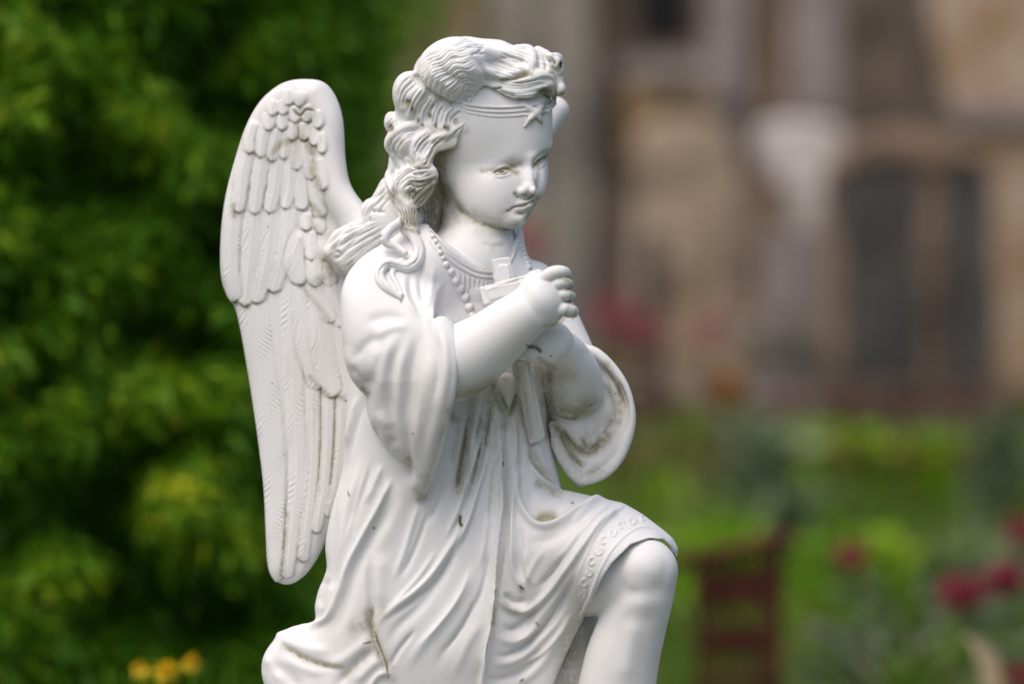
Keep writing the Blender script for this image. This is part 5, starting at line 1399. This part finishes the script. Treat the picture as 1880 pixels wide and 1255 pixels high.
def tube_mesh(name, paths, mat, parent=None, origin=(0, 0, 0), n=6):
    V, F = [], []
    for pts in paths:
        pts = np.array(pts, float); p, rad = pts[:, :3], pts[:, 3]
        base = len(V)
        for i in range(len(p)):
            t = p[min(i + 1, len(p) - 1)] - p[max(i - 1, 0)]; t /= np.linalg.norm(t) + 1e-9
            a = np.cross(t, [0.3, 1, 0.1]); a /= np.linalg.norm(a) + 1e-9; b = np.cross(t, a)
            for j in range(n):
                th = 2 * math.pi * j / n
                V.append(p[i] + rad[i] * (a * math.cos(th) + b * math.sin(th)))
        for i in range(len(p) - 1):
            for j in range(n):
                q = base + i * n; F.append((q + j, q + (j + 1) % n, q + n + (j + 1) % n, q + n + j))
    me = np_mesh(name, np.array(V) - np.array(origin), np.array(F), mat, True, {'tone': np.full(len(V), .3)})
    o = bpy.data.objects.new(name, me); link(o, parent)
    return o

def build_hedge(m):
    r = np.random.RandomState(3)
    org = Vector((-0.8, 5.9, 0))
    root = empty('hedge', org, 'dense dark green conifer hedge with yellow green tips behind the statue', 'hedge')
    # light and dark places: (px, py, size px, swell metres, fresh growth)
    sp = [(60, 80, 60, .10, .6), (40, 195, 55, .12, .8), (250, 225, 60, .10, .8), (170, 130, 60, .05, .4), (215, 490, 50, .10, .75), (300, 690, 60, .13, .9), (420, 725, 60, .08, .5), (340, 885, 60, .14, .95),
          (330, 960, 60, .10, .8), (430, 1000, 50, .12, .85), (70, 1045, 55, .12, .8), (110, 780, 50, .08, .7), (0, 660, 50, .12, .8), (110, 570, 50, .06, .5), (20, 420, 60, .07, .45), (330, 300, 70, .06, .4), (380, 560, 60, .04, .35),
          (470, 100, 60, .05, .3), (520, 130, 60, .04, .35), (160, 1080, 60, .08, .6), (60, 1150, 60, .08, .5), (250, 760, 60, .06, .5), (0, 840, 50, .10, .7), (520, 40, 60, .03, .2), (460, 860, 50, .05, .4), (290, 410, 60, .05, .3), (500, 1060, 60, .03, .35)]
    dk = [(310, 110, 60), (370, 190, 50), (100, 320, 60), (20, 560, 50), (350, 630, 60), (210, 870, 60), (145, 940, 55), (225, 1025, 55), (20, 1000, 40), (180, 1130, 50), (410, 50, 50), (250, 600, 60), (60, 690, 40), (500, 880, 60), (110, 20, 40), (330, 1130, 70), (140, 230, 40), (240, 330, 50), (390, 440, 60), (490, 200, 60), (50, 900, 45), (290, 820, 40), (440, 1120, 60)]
    N = 34000
    px = r.uniform(-260, 690, N); py = r.uniform(-330, 1330, N)
    # outline on the right, ragged, leaning out at the top
    edge = 600 + 190 * np.exp(-((py + 40) / 190.0) ** 2) * r.uniform(0, 1, N) ** 1.6 + 50 * np.sin(py / 190.0) + 30 * np.sin(py / 71.0 + 1) - 0.06 * (py - 300) + np.abs(r.normal(0, 60, N)) - 15
    keep = px < edge
    px, py = px[keep], py[keep]; N = len(px)
    D = 5.55 + 0.00040 * np.clip(px - 250, -500, 500) + 1.0 * (np.clip(px - 420, 0, 400) / 400) ** 2 + r.uniform(-.05, .10, N)
    tone = r.uniform(.05, .56, N)
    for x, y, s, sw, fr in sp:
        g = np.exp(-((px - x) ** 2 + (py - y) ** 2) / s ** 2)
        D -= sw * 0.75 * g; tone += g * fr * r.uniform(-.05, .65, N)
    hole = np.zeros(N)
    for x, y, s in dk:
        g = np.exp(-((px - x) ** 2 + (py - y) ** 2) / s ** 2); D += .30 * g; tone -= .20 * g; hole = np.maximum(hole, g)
    keep = r.uniform(0, 1, N) > hole * .40
    px, py, D, tone = px[keep], py[keep], D[keep], tone[keep]; N = len(px)
    f = np.array(CAM_FWD); rt = np.array(CAM_RIGHT); u = np.array(CAM_UP); c = np.array(CAM_LOC)
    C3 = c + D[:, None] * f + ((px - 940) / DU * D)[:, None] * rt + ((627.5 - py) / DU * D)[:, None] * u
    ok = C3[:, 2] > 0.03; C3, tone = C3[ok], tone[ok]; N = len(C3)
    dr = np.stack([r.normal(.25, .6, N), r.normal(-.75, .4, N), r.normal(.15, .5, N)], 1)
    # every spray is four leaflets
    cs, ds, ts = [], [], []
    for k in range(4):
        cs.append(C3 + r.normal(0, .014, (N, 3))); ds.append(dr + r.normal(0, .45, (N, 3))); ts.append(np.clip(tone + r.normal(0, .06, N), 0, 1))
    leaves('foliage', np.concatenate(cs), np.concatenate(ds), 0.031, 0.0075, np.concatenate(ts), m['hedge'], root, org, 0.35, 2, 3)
    # the side and back of the hedge
    n2 = 9000
    x = r.uniform(-1.6, -.38, n2); z = r.uniform(0.05, 2.35, n2); y = r.uniform(5.95, 7.2, n2)
    p2 = np.stack([x, y, z], 1)
    o = leaves('inner_foliage', p2, r.normal(0, 1, (n2, 3)), 0.10, 0.035, r.uniform(0, .3, n2), m['hedge'], root, org, 0.3, 2, 5)
    paths = []
    for i in range(6):
        x0 = -1.5 + i * .2
        paths.append([(x0, 6.5, 0, .045), (x0 + .03, 6.45, .8, .035), (x0 - .02, 6.5, 1.5, .022), (x0 + .04, 6.5, 2.2, .008)])
    tube_mesh('stem', paths, m['bark'], root, org)

def build_shrub(m):
    r = np.random.RandomState(17); D0 = 9.2
    c = W(640, 627, D0); org = Vector((c.x, c.y, 0))
    root = empty('shrub', org, 'loose light green shrub behind the hedge, fading out beside the head of the statue', 'shrub')
    n = 5200
    px = 560 + np.abs(r.normal(0, 125, n)); py = r.uniform(-380, 560, n) + r.normal(0, 60, n)
    k = r.uniform(0, 1, n) < np.where(py < 90, 1.0, np.exp(-(py - 90) / 170)); px, py = px[k], py[k]; n = len(px)
    D = D0 + r.normal(0, .28, n)
    P3 = np.array(CAM_LOC) + D[:, None] * np.array(CAM_FWD) + ((px - 940) / DU * D)[:, None] * np.array(CAM_RIGHT) + ((627.5 - py) / DU * D)[:, None] * np.array(CAM_UP)
    leaves('foliage', P3, r.normal(0, 1, (n, 3)) + (0, -.3, 0), .045, .019, r.uniform(.1, .8, n), m['hedge'], root, org, .3, 2, 4)
    st = []
    for i in range(7):
        a = W(600 + i * 22, 0, D0); st.append([(c.x + i * .012, c.y, 0, .014), ((c.x + a.x) / 2, c.y + .03, 1.0, .010), (a.x, c.y, 1.6, .006), (a.x + .04, c.y, 2.1, .003)])
    tube_mesh('stem', st, m['bark'], root, org)

def build_flowers(m):
    # yellow flowers at the foot of the hedge
    for i, (px, py, s) in enumerate(((258, 1226, 1.0), (306, 1228, 1.35), (352, 1214, 1.05))):
        D = 4.85
        h = W(px, py, D); org = Vector((h.x, h.y, 0))
        lab = ('small yellow flower low before the hedge, leftmost of three', 'largest yellow flower low before the hedge, between two smaller ones', 'small yellow flower before the hedge, nearest to the wing tip')[i]
        root = empty('yellow_flower', org, lab, 'flower', 'yellow flowers in front of the hedge')
        tube_mesh('stem', [[(h.x, h.y, 0, .002), (h.x + .01, h.y, h.z * .5, .0018), (h.x, h.y, h.z, .0015)]], m['bright'], root, org)
        r = np.random.RandomState(i); n = 16
        a = np.linspace(0, 2 * np.pi, n, endpoint=False)
        dr = np.stack([np.cos(a), -.35 + 0 * a, np.sin(a)], 1) + r.normal(0, .12, (n, 3))
        leaves('petals', np.tile(np.array(h), (n, 1)), dr, 0.0125 * s, .0095 * s, r.uniform(.2, 1, n), m['yellow'], root, org, .05, 2, i)
        leaves('flower_centre', np.tile(np.array(h), (14, 1)) + r.normal(0, .002, (14, 3)), r.normal(0, 1, (14, 3)) + (0, -1.5, 0), .006, .005, r.uniform(0, .3, 14), m['orange'], root, org, 0, 2, i + 9)
    # crimson flower heads on leafy stems
    heads = [(1566, 1018, 8.0, 33, 'round crimson flower head standing alone right of the rusty iron panel'),
             (1768, 1086, 7.2, 44, 'large crimson flower cluster at the right, lower one of a touching pair'),
             (1846, 1060, 7.2, 40, 'crimson flower cluster at the right edge, upper one of a touching pair'),
             (1876, 972, 8.2, 32, 'crimson flower cluster cut by the right edge above the pair'),
             (1872, 1240, 6.8, 30, 'dull red flower head in the lower right corner'),
             (1128, 566, 11.5, 44, 'red rose bloom beside the crossed hands, upper one'),
             (1172, 606, 11.5, 46, 'red rose bloom beside the crossed hands, lower one'),
             (1300, 602, 12.5, 30, 'faint pinkish red bloom before the pale stone pillar'),
             (958, 436, 11.5, 48, 'dark red bloom showing just under the chin of the statue'),
             (1335, 706, 12.5, 34, 'orange bloom low against the foot of the church')]
    for i, (px, py, D, sz, lab) in enumerate(heads):
        h = W(px, py, D); R_ = sz / DU * D * .9; org = Vector((h.x, h.y, 0))
        rose = 5 <= i < 9
        root = empty('rose' if rose else ('orange_flower' if i == 9 else 'red_flower'), org, lab, 'flower', 'red blooms along the church wall' if rose else 'red flower heads in the grass')
        r = np.random.RandomState(20 + i)
        bend = r.uniform(-.08, .08)
        tube_mesh('stem', [[(h.x + bend, h.y + .02, 0, .005), (h.x + bend * .4, h.y + .01, h.z * .6, .004), (h.x, h.y, h.z, .003)]], m['redleaf'] if i > 4 else m['grass'], root, org)
        n = 320 if not rose else 90
        d = r.normal(size=(n, 3)); d /= np.linalg.norm(d, axis=1)[:, None]
        q = np.array(h) + d * R_ * (r.uniform(.25, .85, n) * (1.3 if rose else 1))[:, None] * np.array([1.15, 1, .8])
        leaves('petals', q, d + r.normal(0, .3, (n, 3)), R_ * .38, R_ * .26, r.uniform(0, 1, n), m['orange'] if i == 9 else m['petal'], root, org, .1, 2, i)
        if D < 10 or rose:
            k = 60; z = r.uniform(.1, .92, k) * h.z
            q = np.stack([h.x + bend * (1 - z / h.z) + r.normal(0, .02, k), h.y + r.normal(0, .02, k), z], 1)
            leaves('leaf', q, np.stack([r.normal(0, 1, k), r.normal(0, .7, k), r.uniform(0, .7, k)], 1), .07, .022, r.uniform(0, 1, k), m['greyleaf'] if i < 5 else m['redleaf'], root, org, .4, 2, i)

def build_ground(m):
    # one sheet reaching far beyond the church
    nx, ny = 60, 80
    X, Y = np.meshgrid(np.linspace(-40, 40, nx), np.concatenate([np.linspace(-10, 24, 60), np.linspace(26, 150, 20)]), indexing='ij')
    Z = 0.015 * np.sin(X * 1.3) * np.cos(Y * .9) - .02
    V = np.stack([X, Y, Z], -1).reshape(-1, 3)
    i, j = np.meshgrid(np.arange(nx - 1), np.arange(ny - 1), indexing='ij'); q = (i * ny + j).ravel()
    F = np.stack([q, q + ny, q + ny + 1, q + 1], 1)
    o = bpy.data.objects.new('ground', np_mesh('ground', V, F, m['soil'], True)); link(o); tag(o, kind='structure', label='mossy soil of the churchyard')
    r = np.random.RandomState(8)
    # meadow grass in the wedge of view
    N = 56000
    y = 4.6 + 13.6 * r.uniform(0, 1, N) ** .85
    x = r.uniform(-.14, .16, N) * y * 1.15 + .1
    wide = r.uniform(0, 1, N) < .30; x = np.where(wide, r.uniform(-.55, .6, N) * y, x)
    pos = np.stack([x, y, np.zeros(N)], 1)
    patch = np.sin(x * 2.3 + y * .7) + np.sin(x * 5.1 - y * 1.9 + 2) + .6 * np.sin(x * 11 + y * 3)
    hgt = .20 + .09 * patch * .5 + r.uniform(0, .14, N); hgt *= np.where(y < 6.5, .8, 1); hgt = hgt * np.interp(y, [0, 11, 13.5, 18], [1.05, 1.05, .6, .3])
    tone = np.clip(.33 + .12 * patch + r.normal(0, .16, N), 0, .78); dry = r.uniform(0, 1, N) < .10; tone = np.where(dry, r.uniform(.8, 1, N), tone)
    o = leaves('meadow_grass', pos, np.stack([r.normal(0, .28, N), r.normal(0, .28, N), np.ones(N)], 1), hgt, .0085, tone, m['grass'], None, (0, 0, 0), .25, 3, 11)
    tag(o, 'long mixed green and dry grass growing over the churchyard', 'grass', kind='stuff')
    # leafy plants one can tell apart
    plants = [(1310, 1000, 9.5, .55, 130, 'bright', 'bright green leaf clump behind the knee of the statue'),
              (1560, 990, 9.0, .60, 150, 'bright', 'tall bright green leaf clump behind the lone round red flower'),
              (1500, 800, 13.0, .75, 110, 'bright', 'yellow green shrub tuft low before the church, left one'),
              (1592, 815, 13.2, .70, 80, 'bright', 'yellow green shrub tuft before the dark twin panel tomb'),
              (1725, 815, 13.0, .75, 90, 'bright', 'yellow green tuft at the foot of the tomb, right one'),
              (1450, 925, 10.5, .60, 80, 'greyleaf', 'grey green leafy plant above the rusty iron panel'),
              (1790, 1010, 9.0, .62, 120, 'greyleaf', 'grey green plant around the crimson flowers at right'),
              (1600, 1180, 7.3, .45, 110, 'greyleaf', 'low grey green plant right of the rusty iron panel'),
              (1210, 905, 11.5, .60, 80, 'bright', 'small green plant between the left sleeve and the knee'),
              (1700, 1200, 6.8, .42, 110, 'grass', 'arching green grass tuft in the lower right'),
              (1400, 790, 12.0, .60, 60, 'greyleaf', 'pale grey green plant low against the church foot'),
              (1830, 780, 12.0, .65, 60, 'greyleaf', 'grey green plant at the right edge below the tomb')]
    for i, (px, py, D, hh, wpx, mt, lab) in enumerate(plants):
        c = W(px, py, D); org = Vector((c.x, c.y, 0)); top = max(c.z, .12) + .06
        root = empty('leafy_plant', org, lab, 'plant', 'leafy plants in the long grass')
        r = np.random.RandomState(40 + i); n = 170; w_ = wpx / DU * D * .55
        z = r.uniform(0, .8, n) ** 1.0 * top
        q = np.stack([c.x + r.normal(0, w_ * .6, n), c.y + r.normal(0, w_ * .6, n), z], 1)
        leaves('leaf', q, np.stack([r.normal(0, .45, n), r.normal(-.1, .45, n), r.uniform(.5, 1.2, n)], 1), top * .42, .035 if mt != 'grass' else .012, np.clip(r.normal(.5, .25, n), 0, 1), m[mt], root, org, .35, 3, i)
        tube_mesh('stem', [[(c.x + dx, c.y + dy, 0, .006), (c.x + dx * 1.5, c.y + dy, top * .5, .004), (c.x + dx * 2, c.y + dy * 2, top * .9, .002)] for dx, dy in r.normal(0, w_ * .35, (7, 2))], m['grass'], root, org)
    # the curled dry leaf at lower right
    c = W(1800, 1190, 6.2); org = Vector((c.x, c.y, 0))
    root = empty('dry_leaf', org, 'curled straw coloured dry leaf standing in the grass at lower right', 'leaf')
    pp = [W(1772, 1165, 6.2), W(1792, 1172, 6.2), W(1812, 1200, 6.2), W(1822, 1260, 6.2), W(1826, 1340, 6.2)]
    V = []; ww = [.006, .013, .018, .016, .008]
    for q, w_ in zip(pp, ww): V += [(q.x - w_, q.y, q.z), (q.x, q.y + w_ * .5, q.z), (q.x + w_, q.y, q.z)]
    pp0 = W(1826, 1340, 6.2); V += [(pp0.x - .004, pp0.y, 0), (pp0.x, pp0.y + .002, 0), (pp0.x + .004, pp0.y, 0)]
    F = [(3 * i + j, 3 * i + j + 1, 3 * i + j + 4, 3 * i + j + 3) for i in range(5) for j in range(2)]
    me = np_mesh('blade', np.array(V) - np.array(org), np.array(F), m['dry'], True, {'tone': np.linspace(1, 0, 18)})
    link(bpy.data.objects.new('blade', me), root)

def build_pedestal(m):
    x, y = ROOT[0], ROOT[1]; z = ROOT[2]
    org = Vector((x, y, 0))
    root = empty('pedestal', org, 'weathered grey stone pedestal standing under the angel statue', 'pedestal')
    def bx(x0, x1, y0, y1, z0, z1): return ([(x0, z0), (x1, z0), (x1, z1), (x0, z1)], y0, y1)
    join_mesh('cap', [bx(x - .38, x + .34, y - .26, y + .26, z - .09, z + .002)], m['grey'], root, .012)
    join_mesh('shaft', [bx(x - .33, x + .29, y - .21, y + .21, .18, z - .09)], m['grey'], root, .006)
    join_mesh('foot', [bx(x - .42, x + .38, y - .30, y + .30, -.05, .18)], m['grey'], root, .015)

def build_church(m):
    D = 21.0; y0 = 20.9
    org = Vector((1.0, y0, 0))
    root = empty('church', org, 'blurred old church wall of brown and mauve stone filling the background', 'church')
    top = 7.0
    def R_(px0, px1, py0=None, py1=None):
        x0, x1 = W(px0, 0, D).x, W(px1, 0, D).x
        z1 = top if py0 is None else W(px0, py0, D).z; z0 = -.05 if py1 is None else W(px0, py1, D).z
        return [(x0, z0), (x1, z0), (x1, z1), (x0, z1)]
    wx0, wx1 = 1165, 1270; wp0, wp1 = -260, 85
    # wall pieced round the window opening
    join_mesh('wall', [(R_(-4500, wx0), y0, y0 + .7), (R_(wx1, 5600), y0, y0 + .7), (R_(wx0, wx1, wp1, None), y0, y0 + .7), (R_(wx0, wx1, None, wp0), y0, y0 + .7)], m['wall'], root, 0)
    wd = join_mesh('window', [(R_(wx0 - 34, wx0, wp0, wp1 + 25), y0 - .06, y0 + .2), (R_(wx1, wx1 + 34, wp0, wp1 + 25), y0 - .06, y0 + .2), (R_(wx0, wx1, wp1, wp1 + 25), y0 - .09, y0 + .2), (R_(wx0, wx1, wp0 - 25, wp0), y0 - .06, y0 + .2)], m['dark'], root, .01)
    g = join_mesh('pane', [(R_(wx0, wx1, wp0, wp1), y0 + .25, y0 + .28)], m['glass'], root, 0); 
    g.parent = wd; g.data.transform(Matrix.Identity(4))
    wd_loc = Vector((0, 0, 0))
    for a, b, mt, pr, p0, p1 in ((1290, 1365, 'mauve', .18, None, 190), (1380, 1432, 'brown', .10, None, 230), (1440, 1545, 'mauve', .16, None, 215), (905, 985, 'mauve', .12, None, 620), (990, 1085, 'grey', .20, None, 640), (1088, 1140, 'dark', .03, None, 330),
                                  (740, 900, 'brown', .08, None, 900), (1280, 1560, 'mauve', .10, 205, 262), (1130, 1290, 'mauve', .12, 108, 150), (1145, 1215, 'ochre', .16, 160, 300), (1255, 1350, 'ochre', .10, 158, 215)):
        join_mesh('pilaster' if p0 is None else 'string_course', [(R_(a, b, p0, p1), y0 - pr, y0 - .002)], m[mt], root, .02, .0)
    # roof edge far above the picture
    join_mesh('cornice', [(R_(-4500, 5600, None, None)[:0] or [(W(-4500, 0, D).x, 7.0), (W(5600, 0, D).x, 7.0), (W(5600, 0, D).x, 7.25), (W(-4500, 0, D).x, 7.25)], y0 - .2, y0 + .9)], m['grey'], root, .02)
    # stones standing in front of the wall
    def stone(name, parts, D, th, label, cat, group=None, seed=0):
        pts = parts[0][1]; c = W(pts[0][0], 627, D); yy = c.y
        o0 = Vector((W(sum(p[0] for p in pts) / len(pts), 627, D).x, yy, 0))
        rt = empty(name, o0, label, cat, group)
        for k, (pn, poly, mt, a, b, bev, rough) in enumerate(parts):
            join_mesh(pn, [(pxpoly(poly, D), yy + a, yy + b)], m[mt], rt, bev, rough, seed + k)
        return rt
    def down(D): # pixel row of the ground at distance D
        return 627.5 + DU * (CAM_H - D * math.sin(PITCH)) / (D * math.cos(PITCH)) + 4
    g17 = down(17.0); g16 = down(16.0); g15 = down(15.0); g18 = down(18.5)
    stone('stone_pillar', [('shaft', [(1160, g17), (1165, 480), (1172, 330), (1168, 250), (1210, 215), (1300, 222), (1352, 250), (1358, 330), (1352, 480), (1360, g17)], 'beige', -.05, .25, .02, .02),
                           ('foot', [(1140, g17 + 2), (1140, g17 - 60), (1385, g17 - 60), (1385, g17 + 2)], 'grey', -.12, .33, .02, .01)], 17.0, .3, 'rough beige limestone pillar, broadest pale stone in the middle background', 'pillar', seed=3)
    stone('headstone', [('slab', [(1175, g16), (1178, 560), (1176, 440), (1196, 415), (1222, 440), (1226, 560), (1228, g16)], 'dark', -.05, .08, .015, .012)], 16.0, .1, 'narrow dark mossy headstone in front of the beige pillar', 'headstone', 'old gravestones by the church', 5)
    stone('headstone', [('slab', [(1368, g18), (1366, 380), (1372, 320), (1400, 300), (1430, 325), (1432, 400), (1430, g18)], 'darkbrown', -.05, .10, .015, .015)], 18.5, .1, 'olive brown headstone half hidden behind the pale tapered stone', 'headstone', 'old gravestones by the church', 8)
    stone('grave_monument', [('pale_top', [(1462, 425), (1446, 360), (1412, 318), (1388, 292), (1388, 240), (1404, 224), (1470, 218), (1536, 226), (1548, 250), (1544, 296), (1528, 330), (1516, 380), (1506, 425)], 'white', -.10, .10, .03, 0),
                             ('block', [(1398, 590), (1400, 425), (1530, 425), (1532, 590)], 'mauve', -.12, .16, .02, .008), ('ledge', [(1378, 640), (1378, 592), (1548, 592), (1548, 640)], 'grey', -.2, .2, .015, 0),
                             ('foot', [(1390, g16), (1390, 642), (1536, 642), (1536, g16)], 'mauve', -.15, .18, .02, .01)], 16.0, .2, 'grave monument with pale tapered top on a mauve stone block', 'monument', seed=12)
    # twin panel tomb under a tall dark gable
    T = stone('tomb', [('base', [(1512, g15), (1512, 700), (1850, 700), (1850, g15)], 'dark', -.12, .5, .02, .01),
                       ('frame', [(1524, 698), (1526, 300), (1560, 262), (1620, 240), (1680, 236), (1740, 246), (1790, 268), (1822, 310), (1832, 698)], 'darkbrown', -.02, .42, .03, .012),
                       ('pillar', [(1692, 698), (1684, 320), (1730, 316), (1722, 500), (1716, 698)], 'darkbrown', -.07, -.024, .01, .0),
                       ('arch_moulding', [(1545, 306), (1550, 272), (1620, 246), (1740, 250), (1800, 280), (1812, 306), (1770, 288), (1700, 300), (1640, 284), (1590, 292)], 'brown', -.08, -.024, .01, .0)], 15.0, .4, 'dark stone tomb with two tall black panels under a brown arch', 'tomb', seed=20)
    D15 = 15.0; yy = W(1600, 627, D15).y
    for poly, lb in (([(1540, 690), (1542, 330), (1560, 306), (1600, 296), (1660, 306), (1680, 330), (1686, 690)], None), ([(1728, 690), (1736, 330), (1755, 306), (1785, 300), (1808, 330), (1816, 690)], None)):
        join_mesh('panel', [(pxpoly(poly, D15), yy - .055, yy - .022)], m['black'], T, .004)
    stone('obelisk', [('shaft', [(1556, 480), (1556, -420), (1600, -560), (1640, -420), (1700, 0), (1722, 120), (1768, 260), (1776, 480)], 'dark', -.02, .5, .03, .015),
                      ('foot', [(1530, down(16.2)), (1530, 480), (1800, 480), (1800, down(16.2))], 'dark', -.1, .6, .03, .01)], 16.2, .5, 'tall dark weathered stone with one sloping side rising behind the tomb', 'monument', seed=30)
    stone('buttress', [('upper_stage', [(1700, 190), (1700, -500), (2100, -500), (2100, 190)], 'tan', 0, .5, .02, .01), ('ledge', [(1690, 232), (1690, 192), (2110, 192), (2110, 232)], 'mauve', -.1, .5, .02, 0),
                       ('lower_stage', [(1790, g18), (1790, 234), (2110, 234), (2110, g18)], 'tan', -.04, .5, .02, .01)], 18.5, .5, 'sunlit tan sandstone buttress at the right edge behind the tomb', 'buttress', seed=40)
    # low iron railing before the stones
    Dr = 12.6; yr = W(1500, 627, Dr).y; gr = down(Dr)
    fr = empty('iron_railing', Vector((W(1500, 627, Dr).x, yr, 0)), 'low rusty iron railing crossing in front of the gravestones', 'railing')
    x0, x1 = W(1120, 0, Dr).x, W(1990, 0, Dr).x
    for py in (742, 838):
        z = W(0, py, Dr).z
        tube_mesh('rail', [[(x0, yr, z, .011), ((x0 + x1) / 2, yr, z + .005, .011), (x1, yr, z, .011)]], m['rust'], fr, fr.location)
    for i in range(9):
        x = x0 + (x1 - x0) * i / 8; z = W(0, 725, Dr).z
        tube_mesh('post', [[(x, yr + .025, -.05, .013), (x, yr + .025, z, .013), (x, yr + .025, z + .03, .004)]], m['rust'], fr, fr.location)
    # rusty iron panel right of the knee
    Dp = 7.4; yp = W(1350, 627, Dp).y
    pn = empty('grave_fence', Vector((W(1350, 627, Dp).x, yp, 0)), 'rusty dark red iron grave panel with curved top rail, right of the knee', 'grave fence')
    def bar(name, pts, r, mt='rust', yo=0.0):
        tube_mesh(name, [[(W(a, b, Dp).x, yp + yo, W(a, b, Dp).z, r * (q[0] if q else 1)) for a, b, *q in pts]], m[mt], pn, pn.location, n=8)
    gp = down(Dp)
    bar('top_rail', [(1235, 1036), (1290, 1024), (1345, 1012), (1400, 997), (1445, 989), (1462, 986)], .0125)
    bar('post', [(1424, 992), (1424, 1150), (1424, gp)], .0175, yo=.012); bar('post', [(1292, 1026), (1292, 1150), (1292, gp)], .0135, yo=.012)
    for a, b in ((1050, 1116), (1158, 1208)):
        join_mesh('band', [(pxpoly([(1304, b), (1304, a), (1408, a - 4), (1408, b)], Dp), yp + .006, yp + .016)], m['rustred'], pn, .002)
    for x in (1325, 1348, 1372, 1394): bar('bar', [(x, 1012), (x, 1120), (x, gp)], .0065, 'rustred', .02)
    bar('bottom_rail', [(1285, 1250), (1430, 1250)], .009, yo=-.008)

if BUILD_PLACE:
    MT = build_materials()
    build_ground(MT)
    build_pedestal(MT)
    build_church(MT)
    build_hedge(MT)
    build_shrub(MT)
    build_flowers(MT)
